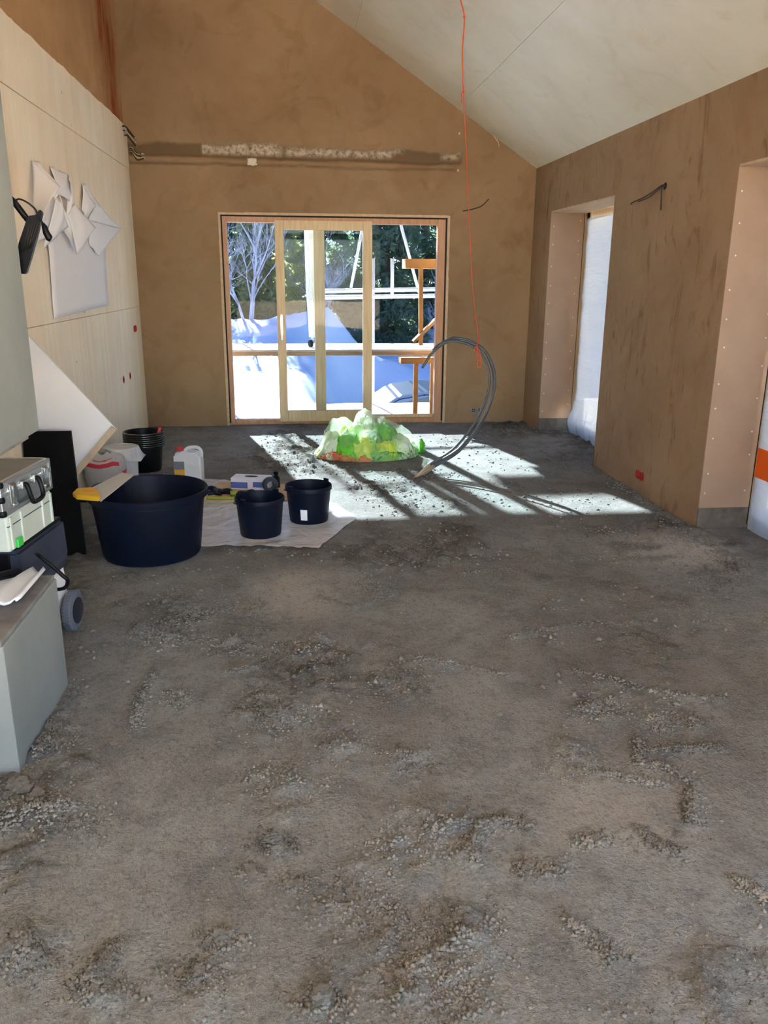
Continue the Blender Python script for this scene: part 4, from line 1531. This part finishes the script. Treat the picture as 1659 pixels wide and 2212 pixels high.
# bundle of cables in the corner
cbn = thing('cable_bundle', 'bundle of cut cable ends in the corner at the channel', 'cables', (L, D, 2.66))
for k in range(11):
    y_ = -.03-.04*(k % 4)-random.random()*.02
    z_ = .12-.035*(k//3)-random.random()*.02-.03*(k % 4 == 0)
    ln = .07+random.random()*.06
    if k < 6:
        pts = [(-.01, y_-.1, z_+.05), (.03, y_-.09, z_+.05), (.05, y_-.02, z_+.02), (.08, y_+.04, z_-.02)]
    else:
        pts = [(.02, .01, z_-.03), (.05, -.03, z_-.04), (.09, -.06, z_-.07-random.random()*.04), (.10+ln*.5, -.07, z_-.09)]
    tube('wire', pts, .0055, 'cable' if k % 3 else 'wire_pale', cbn, 6, 16)
    e = pts[-1]
    tube('wire_tip', [e, (e[0]+.012, e[1]+.006, e[2]-.008)], .0035, 'wire_pale', cbn, 6)
# loose cable on the right wall
h0 = at(1437, 402, 'X', R)
wc = thing('wall_cable', 'thin dark cable hanging out of a hole in the right wall between the windows', 'cable', h0)
tube('cable', [(.01, 0, 0), (-.02, .01, .005), (-.015, .15, -.02), (-.012, .32, -.045), (-.012, .48, -.06), (-.008, .53, -.07)], .004, 'cable', wc, 8, 40)
tube('cable', [(.01, .0, .005), (-.02, .03, -.005), (-.015, .2, -.05), (-.01, .40, -.065)], .003, 'cable', wc, 8, 30)
tube('cable', [(.01, 0, 0), (-.02, 0, -.01), (-.015, .008, -.08), (-.012, .004, -.15)], .004, 'cable', wc, 8, 20)
o = lathe('hole_rim', [(.0005, -.003), (.022, -.003), (.024, .001), (.018, .002), (.0005, .001)], 'seal', wc, 16)
o.rotation_euler = (0, -math.pi/2, 0)
# cable on the gable
o = tube('gable_cable', [PY(1000, 456, D+.0), PY(1020, 452, D-.015), PY(1040, 445, D-.012), PY(1056, 430, D-.01)], .005, 'cable', None, 8, 20)
tag(o, 'short dark cable end on the gable wall right of the door', 'cable')
cw0 = at(1095, 276, 'Y', 8.30)
o = tube('ceiling_wire', [Vector((2.02, 8.44, CEIL(2.02)+.004)), Vector((2.04, 8.42, CEIL(2.04)-.03)), Vector((2.09, 8.44, CEIL(2.09)-.05)), Vector((2.11, 8.48, CEIL(2.11)-.07))], .004, 'wire_pale', None, 6, 16)
tag(o, 'thin pale wire poking out of the ceiling at the gable', 'wire')
for (px, py, lb_) in ((993, 290, 'pale fixing screw in the gable wall above the channel end'), (990, 369, 'pale screw anchor at the end of the crack below the channel')):
    p = at(px, py, 'Y', D)
    o = tube('wall_anchor', [p+Vector((0, .02, 0)), p+Vector((-.01, -.03, .005))], .009, 'wire_pale', None, 8)
    tag(o, lb_, 'anchor')

# ------------------------------------------------------------------ mortar lumps and crumbs on the floor
lump_meshes = []
for k in range(8):
    bm = bmesh.new()
    bmesh.ops.create_icosphere(bm, subdivisions=3, radius=1)
    for v in bm.verts:
        n_ = mn.fractal(v.co*2.3+Vector((k*5.1, k*2.3, 0)), .7, 2.3, 4)
        n2_ = mn.noise(v.co*5.2+Vector((k, 0, 9)))
        v.co *= 1+.5*n_+.4*n2_
        v.co.z = max(v.co.z*.62, -.25)
    me = bpy.data.meshes.new('mortar_lump')
    bm.to_mesh(me)
    bm.free()
    me.materials.append(M['lump'])
    lump_meshes.append(me)


def add_lump(x, y, s, group='dried mortar lumps on the floor', label='dried grey mortar lump lying on the dirty screed'):
    o = bpy.data.objects.new('mortar_lump', random.choice(lump_meshes))
    COL.objects.link(o)
    o.location = (x, y, floor_z(x, y)+s*.16)
    o.rotation_euler = (random.uniform(-.2, .2), random.uniform(-.2, .2), random.random()*6.3)
    o.scale = (s, s*random.uniform(.6, 1), s*random.uniform(.7, 1))
    tag(o, label, 'lump', group)


def blocked(x, y):
    if x < -.88+.005 and 2.3 < y < 2.93:
        return True
    if (x+.8)**2+(y-4.43)**2 < .30**2:
        return True
    if -1.12 < x < .40 and 4.45 < y < 6.2:
        return True
    if (x+.2)**2+(y-4.71)**2 < .15**2 or (x-.095)**2+(y-4.97)**2 < .15**2:
        return True
    if x < -.98 and 2.9 < y < 7:
        return True
    if ((x-.66)/.5)**2+((y-6.93)/.35)**2 < 1:
        return True
    return x < L+.02 or x > R-.02 or y > D-.03


big = [(590, 1820, 17), (540, 1876, 14), (642, 1908, 15), (478, 2028, 18), (695, 2165, 22), (712, 2150, 12), (40, 1702, 24), (80, 1720, 14), (22, 1695, 14), (430, 2108, 14),
       (840, 2112, 12), (430, 2098, 10), (868, 2104, 14), (1145, 1870, 9), (1135, 1800, 9), (1468, 1802, 10), (20, 2060, 18), (60, 2055, 16), (80, 2075, 12), (1558, 1200, 9), (1603, 1240, 9), (1585, 1225, 8),
       (375, 1362, 9), (1130, 1830, 8), (600, 1838, 13), (570, 1812, 10), (1560, 1190, 8), (1530, 1228, 9), (1365, 1212, 7), (245, 1605, 9), (160, 1562, 10), (120, 1600, 9), (540, 1512, 10), (585, 1542, 12), (610, 1552, 11)]
for px, py, rp in big:
    p = at(px, py, 'Z', 0)
    if not blocked(p.x, p.y):
        add_lump(p.x, p.y, rp/F_PX*(p-CAM).length*.9)
cnt = 0
while cnt < 110:
    px, py, rp = random.choice(LUMP_SPOTS)
    p = at(px+random.gauss(0, rp*.7), py+random.gauss(0, rp*.35), 'Z', 0)
    if blocked(p.x, p.y):
        continue
    add_lump(p.x, p.y, random.uniform(.007, .017))
    cnt += 1
for k in range(26):            # along the foot of the hearth
    y = 2.3+random.random()*.65
    add_lump(-.875+abs(random.gauss(0, .03))+.012, y, random.uniform(.006, .014), 'mortar bits at the hearth foot', 'small mortar bit lying along the foot of the hearth')
# crumbs: uncountable
base_v = np.array([(1, 0, 0), (-1, 0, 0), (0, 1, 0), (0, -1, 0), (0, 0, 1), (0, 0, -.4)], float)
base_f = np.array([(0, 2, 4), (2, 1, 4), (1, 3, 4), (3, 0, 4), (2, 0, 5), (1, 2, 5), (3, 1, 5), (0, 3, 5)])
pos = []
tries = 0
while len(pos) < 30000 and tries < 200000:
    tries += 1
    m_ = random.random()
    if m_ < .32:
        px, py, rp = random.choice(LUMP_SPOTS)
        p = at(px+random.gauss(0, rp), py+random.gauss(0, rp*.5), 'Z', 0)
        x, y = p.x, p.y
        s = random.uniform(.0018, .0075)
    elif m_ < .52:
        st = random.choice(STREAK3)
        p = random.choice(st)
        x, y = p.x+random.gauss(0, .014), p.y+random.gauss(0, .014)
        s = random.uniform(.002, .0075)
    else:
        y = 1.15+7.2*random.random()**1.6
        x = random.uniform(L, R)
        dv = float(fbm(np.array(x*1.3), np.array(y*1.3), 5, 3))
        if random.random() > (.14+1.1*max(0, (dv-.44)*6)):
            continue
        s = (.0014+.006*random.random()**2)*(1 if y < 4 else 1.7)
    if y < 1.0 or blocked(x, y):
        continue
    pos.append((x, y, floor_z(x, y), s))
for k in range(6500):           # coarser bits in the middle of the room
    y = 2.5+4.6*random.random()**1.5
    x = random.uniform(L, R)
    dv = float(fbm(np.array(x*1.6+4), np.array(y*1.6), 5, 13))
    if random.random() < .05+1.2*max(0, (dv-.49)*6)*(1 if y < 4.9 else .45) and not blocked(x, y):
        pos.append((x, y, floor_z(x, y), .003+.012*random.random()**2.6))
for k in range(260):            # swept against the right wall foot
    y = random.uniform(4.6, 6.4)
    pos.append((R-abs(random.gauss(0, .035))-.01, y, floor_z(R-.03, y), random.uniform(.003, .012)))
for k in range(240):
    y = random.uniform(2.28, 2.95)
    pos.append((-.87+abs(random.gauss(0, .03)), y, floor_z(-.86, y), random.uniform(.002, .007)))
pos = np.array(pos)
N = len(pos)
ang_ = RNG.random(N)*6.28
sc3 = pos[:, 3:4]*(.6+.8*RNG.random((N, 3)))
v = base_v[None]*sc3[:, None, :]*(.7+.6*RNG.random((N, 6, 1)))
ca, sa = np.cos(ang_)[:, None], np.sin(ang_)[:, None]
vx = v[:, :, 0]*ca-v[:, :, 1]*sa
vy = v[:, :, 0]*sa+v[:, :, 1]*ca
v = np.stack([vx, vy, v[:, :, 2]*.8], -1)+pos[:, None, :3]
v[:, :, 2] += pos[:, None, 3]*.15
f = (base_f[None]+np.arange(N)[:, None, None]*6).reshape(-1, 3)
me = bpy.data.meshes.new('mortar_crumbs')
me.vertices.add(N*6)
me.vertices.foreach_set('co', v.astype(np.float32).ravel())
me.loops.add(len(f)*3)
me.loops.foreach_set('vertex_index', f.astype(np.int32).ravel())
me.polygons.add(len(f))
me.polygons.foreach_set('loop_start', np.arange(0, len(f)*3, 3, dtype=np.int32))
me.update(calc_edges=True)
o = from_mesh('mortar_crumbs', me, 'crumb')
tag(o, 'loose grey mortar crumbs scattered over the screed', 'debris')
o['kind'] = 'stuff'

# ------------------------------------------------------------------ OUTSIDE: snow, platform, scaffold, trees, car
gx = np.concatenate([np.linspace(-60, -8, 40), np.linspace(-7.6, 10, 110), np.linspace(10.6, 60, 40)])
gy = np.concatenate([np.linspace(-45, 6, 50), np.linspace(6.3, 32, 160), np.linspace(33, 90, 40)])
GX, GY = np.meshgrid(gx, gy, indexing='ij')


def terrain(x, y):
    x = np.asarray(x, float)
    y = np.asarray(y, float)
    rt = sstep(x-.12*(y-9), -.6, .8)
    z = -.22-1.75*sstep(y, 11.3, 14.8)*rt-.1*(1-rt)*sstep(y, 11, 16)
    z = z+1.75*sstep(y, 17, 27)*rt+.25*(1-rt)*sstep(y, 17, 27)
    z = z+.95*np.exp(-(((x-1.6)/2.6)**2+((y-20.5)/1.6)**2))
    z = z+.7*(fbm(x*.9+3, y*.9+3, 5, 16)-.5)*sstep(y, 15, 18)
    z = z+.55*np.exp(-(((x+2.0)/2.5)**2+((y-20)/1.5)**2))
    z = z+.22*(fbm(x*.5+9, y*.5+9, 4, 15)-.5)*sstep(np.abs(y-4), 5.5, 8)
    z = z+3.5*sstep(y, 30, 60)
    inside_ = (x > L-.6) & (x < R+.8) & (y > YB-.5) & (y < OUT_Y+.3)
    z = np.where(inside_, -.5, z)
    return z


P = np.stack([GX, GY, terrain(GX, GY)], -1)
o = from_mesh('snow_ground', grid_mesh('snow_ground', P), 'snow')
struct(o, 'snow covered ground sloping down outside the terrace door', 'snow')
# platform
pf = thing('work_platform', 'snow-dusted plank platform right outside the terrace door', 'platform', (.4, 9.5, -.22))
for k in range(3):
    box('deck_plank', (-2.6, -.30+k*.205, .875), (2.3, -.10+k*.205, .915), 'plank', pf, .004)
    box('snow_cover', (-2.58, -.295+k*.205, .914), (2.28, -.105+k*.205, .945+.01*k), 'snow', pf, .012)
for xx_ in (-2.4, 2.0):
    box('bearer', (xx_-.05, -.32, .78), (xx_+.05, .34, .876), 'orangewood', pf, .003)
    for yy_ in (-.24, .26):
        box('leg', (xx_-.04, yy_-.04, -.1), (xx_+.04, yy_+.04, .79), 'orangewood', pf, .003)
# timber trestle on the right
ts = thing('timber_trestle', 'fresh orange timber trestle at the right of the platform', 'trestle', (1.55, 9.0, -.22))
T = lambda px, py, y=9.0: at(px, py, 'Y', y)-Vector((1.55, 9.0, -.22))


def bar(name, p0, p1, w_, d_, mat, parent):
    p0, p1 = Vector(p0), Vector(p1)
    ax = (p1-p0)
    ln = ax.length
    ax.normalize()
    q_ = ax.to_track_quat('Z', 'Y').to_matrix().to_4x4()
    mt = Matrix.Translation(p0) @ q_
    return box(name, (-w_/2, -d_/2, 0), (w_/2, d_/2, ln), mat, parent, .003, mt)


box('cross_plank', T(876, 580), T(990, 560)+Vector((0, .28, 0)), 'orangewood', ts, .003)
bar('post', T(909, 745), T(909, 575), .045, .045, 'orangewood', ts)
bar('brace', T(893, 738), T(960, 672), .12, .03, 'orangewood', ts)
box('low_plank', T(866, 786), T(985, 772)+Vector((0, .2, 0)), 'orangewood', ts, .003)
b0 = T(900, 780)
bar('post', (b0.x, b0.y+.05, 0), (b0.x, b0.y+.05, b0.z), .05, .05, 'orangewood', ts)
b0 = T(936, 780)
bar('post', (b0.x, b0.y+.05, 0), (b0.x, b0.y+.05, b0.z), .045, .05, 'orangewood', ts)
b0 = T(985, 600)
bar('post', (b0.x, b0.y+.1, 0), (b0.x, b0.y+.1, b0.z+.3), .06, .06, 'orangewood', ts)
# wrapped roller post on the platform
wp = thing('wrapped_post', 'plastic wrapped post on a caster standing on the platform', 'post', (.29, 9.45, .72))
Q = lambda px, py: at(px, py, 'Y', 9.45)-Vector((.29, 9.45, .72))
V = []
pts = [Q(677, 728), Q(677, 690), Q(675, 640), Q(674, 580), Q(673, 520), Q(672, 440), Q(672, 300)]
tube('wrapping', pts, [.05, .06, .07, .075, .08, .085, .085], 'wrapped', wp, 14)
lathe_o = lathe('caster_wheel', [(.008, -.018), (.038, -.018), (.045, -.01), (.045, .01), (.038, .018), (.008, .018)], 'tyre', wp, 24)
lathe_o.location = Q(671, 742)+Vector((0, 0, .0))
lathe_o.rotation_euler = (0, math.pi/2, .4)
tube('fork', [Q(671, 742), Q(674, 735), Q(677, 722)], .014, 'galv', wp, 8)
# scaffold
scf = thing('scaffold_frame', 'pale tubular scaffold frame with rails and diagonals beyond the platform', 'scaffold', (2.2, 11.2, -1.0))
S0 = Vector((2.2, 11.2, -1.0))
S = lambda px, py, y=11.2: at(px, py, 'Y', y)-S0
for py in (627, 641):
    tube('rail', [S(690, py+2), S(985, py-3)], .028, 'galv', scf, 10)
for px in (806, 847, 952):
    p = S(px, 640)
    tube('standard', [(p.x, 0, -.6 if px != 847 else p.z), (p.x, 0, 2.75)], .024, 'galv', scf, 10)
tube('diagonal', [S(758, 622), S(786, 478)], .02, 'galv', scf, 8)
tube('diagonal', [S(862, 470), S(905, 632)], .02, 'galv', scf, 8)
tube('shadow_rail', [(-3.2, 0, 3.22), (1.2, 0, 3.22)], .03, 'galv', scf, 10)  # unseen rail, added to cast a thin bar across the sun patch
for k in range(3):
    box('deck_plank', (-1.95, -.30+.2*k, 4.0), (-1.22, -.105+.2*k, 4.04), 'plank', scf, .003)  # unseen upper deck, added to cast the dark band on the floor
for xx_ in (-1.9, -1.27):
    tube('transom', [(xx_, -.32, 3.98), (xx_, .32, 3.98)], .022, 'galv', scf, 8)
tube('ledger', [(-3.1, -.02, 3.95), (1.1, -.02, 3.95)], .022, 'galv', scf, 8)
for xx_ in (-3.1, 1.1):
    tube('standard', [(xx_, 0, -.7), (xx_, 0, 4.1)], .024, 'galv', scf, 10)


# trees
def conifer(x, y, hgt, rad, mat, label, seed, cover=1.):
    rs = np.random.default_rng(seed)
    z0 = float(terrain(x, y))-.2
    t_ = thing('conifer_tree', label, 'tree', (x, y, z0))
    tube('trunk', [(0, 0, 0), (.03, 0, hgt*.5), (0, 0, hgt)], [hgt*.022, hgt*.014, .01], 'bark', t_, 8)
    n_ = int(9500*cover)
    hh = rs.random(n_)**1.25
    zz_ = .25+(hgt-.3)*hh
    a = rs.random(n_)*6.283
    # branches cluster the needles
    nb = 190
    bi = rs.integers(0, nb, n_)
    ba = rs.random(nb)*6.283
    bh = rs.random(nb)**1.2
    zz_ = .2+(hgt-.3)*bh[bi]
    rmax = rad*(1-bh[bi])**.55+.08
    rr = np.sqrt(rs.random(n_))*np.minimum(rmax, rad)
    a = ba[bi]+rs.normal(0, .22, n_)*(1.2-rr/rmax)
    zz_ = zz_-rr*.28+rs.normal(0, .07, n_)
    c_ = np.stack([np.cos(a)*rr, np.sin(a)*rr, np.maximum(zz_, .05)], -1)
    sz = .12+.15*rs.random(n_)
    d1 = rs.normal(0, 1, (n_, 3))
    d1 += np.stack([np.cos(a), np.sin(a), -.3+0*a], -1)*1.2
    d1 /= np.linalg.norm(d1, axis=1)[:, None]
    d2 = np.cross(d1, rs.normal(0, 1, (n_, 3)))
    d2 /= np.linalg.norm(d2, axis=1)[:, None]
    v_ = np.stack([c_-d2*sz[:, None]*.28, c_+d2*sz[:, None]*.28, c_+d1*sz[:, None]*1.3], 1).reshape(-1, 3)
    f_ = np.arange(n_*3).reshape(-1, 3)
    me = bpy.data.meshes.new('foliage')
    me.vertices.add(len(v_))
    me.vertices.foreach_set('co', v_.astype(np.float32).ravel())
    me.loops.add(n_*3)
    me.loops.foreach_set('vertex_index', f_.astype(np.int32).ravel())
    me.polygons.add(n_)
    me.polygons.foreach_set('loop_start', np.arange(0, n_*3, 3, dtype=np.int32))
    me.update(calc_edges=True)
    fo = from_mesh('foliage', me, mat, t_)
    fo['kind'] = 'stuff'
    return t_


def bare_tree(x, y, hgt, label, seed):
    rs = random.Random(seed)
    z0 = float(terrain(x, y))-.1
    t_ = thing('bare_tree', label, 'tree', (x, y, z0))
    V, Fc = [], []

    def grow(p, d, ln, r, lev):
        pts = [p]
        for k in range(3):
            d = (d+Vector((rs.gauss(0, .16), rs.gauss(0, .16), rs.gauss(.03, .08)))).normalized()
            pts.append(pts[-1]+d*ln/3)
        vv, ff = tube_data(pts, [r, r*.85, r*.7, r*.55], 5 if lev < 2 else 3, False)
        b0 = len(V)
        V.extend(vv)
        Fc.extend([tuple(i+b0 for i in f_) for f_ in ff])
        if lev < 4:
            for k in range(rs.choice((3, 4, 4))):
                a = rs.choice(pts[1:])
                nd = (d*.9+Vector((rs.gauss(0, .5), rs.gauss(0, .5), rs.gauss(.35, .3)))).normalized()
                grow(a, nd, ln*rs.uniform(.5, .75), r*.55, lev+1)
    for s_ in range(3):
        grow(Vector((rs.gauss(0, .15), rs.gauss(0, .15), 0)), Vector((rs.gauss(0, .14), rs.gauss(0, .14), 1)).normalized(), hgt*.36, hgt*.009, 0)
    obj('branches', V, Fc, 'twig', t_)
    return t_


cl = [(3.0, 26.0, 6.6, 'needle', 'dark conifer just behind the snow mound'), (6.6, 26.0, 7.2, 'needle', 'dark conifer behind the scaffold frame'), (10.2, 26.0, 7.0, 'needle', 'dark conifer at the right end of the forest edge'),
      (1.2, 29.7, 7.4, 'needle', 'dark conifer seen behind the wrapped post'), (-.6, 26.0, 5.4, 'needle2', 'pale yellowish conifer left of the wrapped post'), (-4.2, 26.0, 6.0, 'needle', 'dark conifer behind the bare trees'),
      (-7.8, 26.0, 6.5, 'needle', 'dark conifer at the left end of the forest edge'), (4.8, 29.7, 8.2, 'needle', 'tall conifer in the second row behind the snow mound'), (-2.4, 29.7, 8.0, 'needle', 'tall conifer in the second row behind the pale conifer'),
      (8.4, 29.7, 8.4, 'needle', 'tall conifer in the second row on the right'), (-6.0, 29.7, 8.0, 'needle', 'tall conifer in the second row on the left'), (3.0, 33.4, 9.0, 'needle', 'tallest conifer in the back row'),
      (6.6, 33.4, 8.6, 'needle', 'dark conifer in the back row beyond the scaffold'), (-.6, 33.4, 8.6, 'needle', 'dark conifer in the back row beyond the pale conifer')]
cl = [(x, y, h_, 1.42, mt, lb_) for x, y, h_, mt, lb_ in cl]
for i, (x, y, h_, r_, mt, lb_) in enumerate(cl):
    conifer(x, y, h_, r_, mt, lb_, 100+i, 1.15)
for i, (x, y, h_, lb_) in enumerate(((-3.7, 20.5, 4.4, 'frosty bare tree in the second row on the left slope'), (-6.5, 22.6, 4.4, 'frosty bare tree beyond the left door jamb'), (-.95, 20.33, 4.2, 'frosty bare tree on the slope left of the pale conifer'), (-1.9, 22.7, 4.6, 'frosty bare tree at the left edge of the view'), (.72, 22.6, 3.6, 'small frosty bare tree in front of the pale conifer'), (4.2, 22.6, 3.8, 'frosty bare tree beside the snow mound'))):
    bare_tree(x, y, h_, lb_, 50+i)

# car
cp = at(905, 880, 'Y', 14.2)
cz_ = float(terrain(cp.x+.6, 14.2))
car = thing('parked_car', 'dark blue car parked in the snow below the terrace', 'car', (cp.x+.9, 14.4, cz_))
side = [(-2.1, .28), (2.05, .28), (2.15, .5), (2.1, .78), (1.75, .88), (1.0, .95), (.45, 1.35), (.2, 1.42), (-.9, 1.45), (-1.35, 1.38), (-1.95, .98), (-2.15, .85), (-2.18, .5)]
bd = prism('body', side, 'Y', -.86, .86, 'carpaint', car, .06)
prism('side_window', [(.85, .97), (.38, 1.30), (-.25, 1.34), (-.25, .97)], 'Y', -.872, -.85, 'carglass', car)
prism('side_window', [(-.33, .97), (-.33, 1.34), (-.85, 1.36), (-1.2, 1.29), (-1.62, 1.0)], 'Y', -.872, -.85, 'carglass', car)
for wx_ in (-1.35, 1.35):
    for wy_ in (-.8, .8):
        o = lathe('wheel', [(.1, -.1), (.28, -.1), (.32, -.07), (.32, .07), (.28, .1), (.1, .1)], 'tyre', car, 28)
        o.location = (wx_, wy_, .3)
        o.rotation_euler = (math.pi/2, 0, 0)
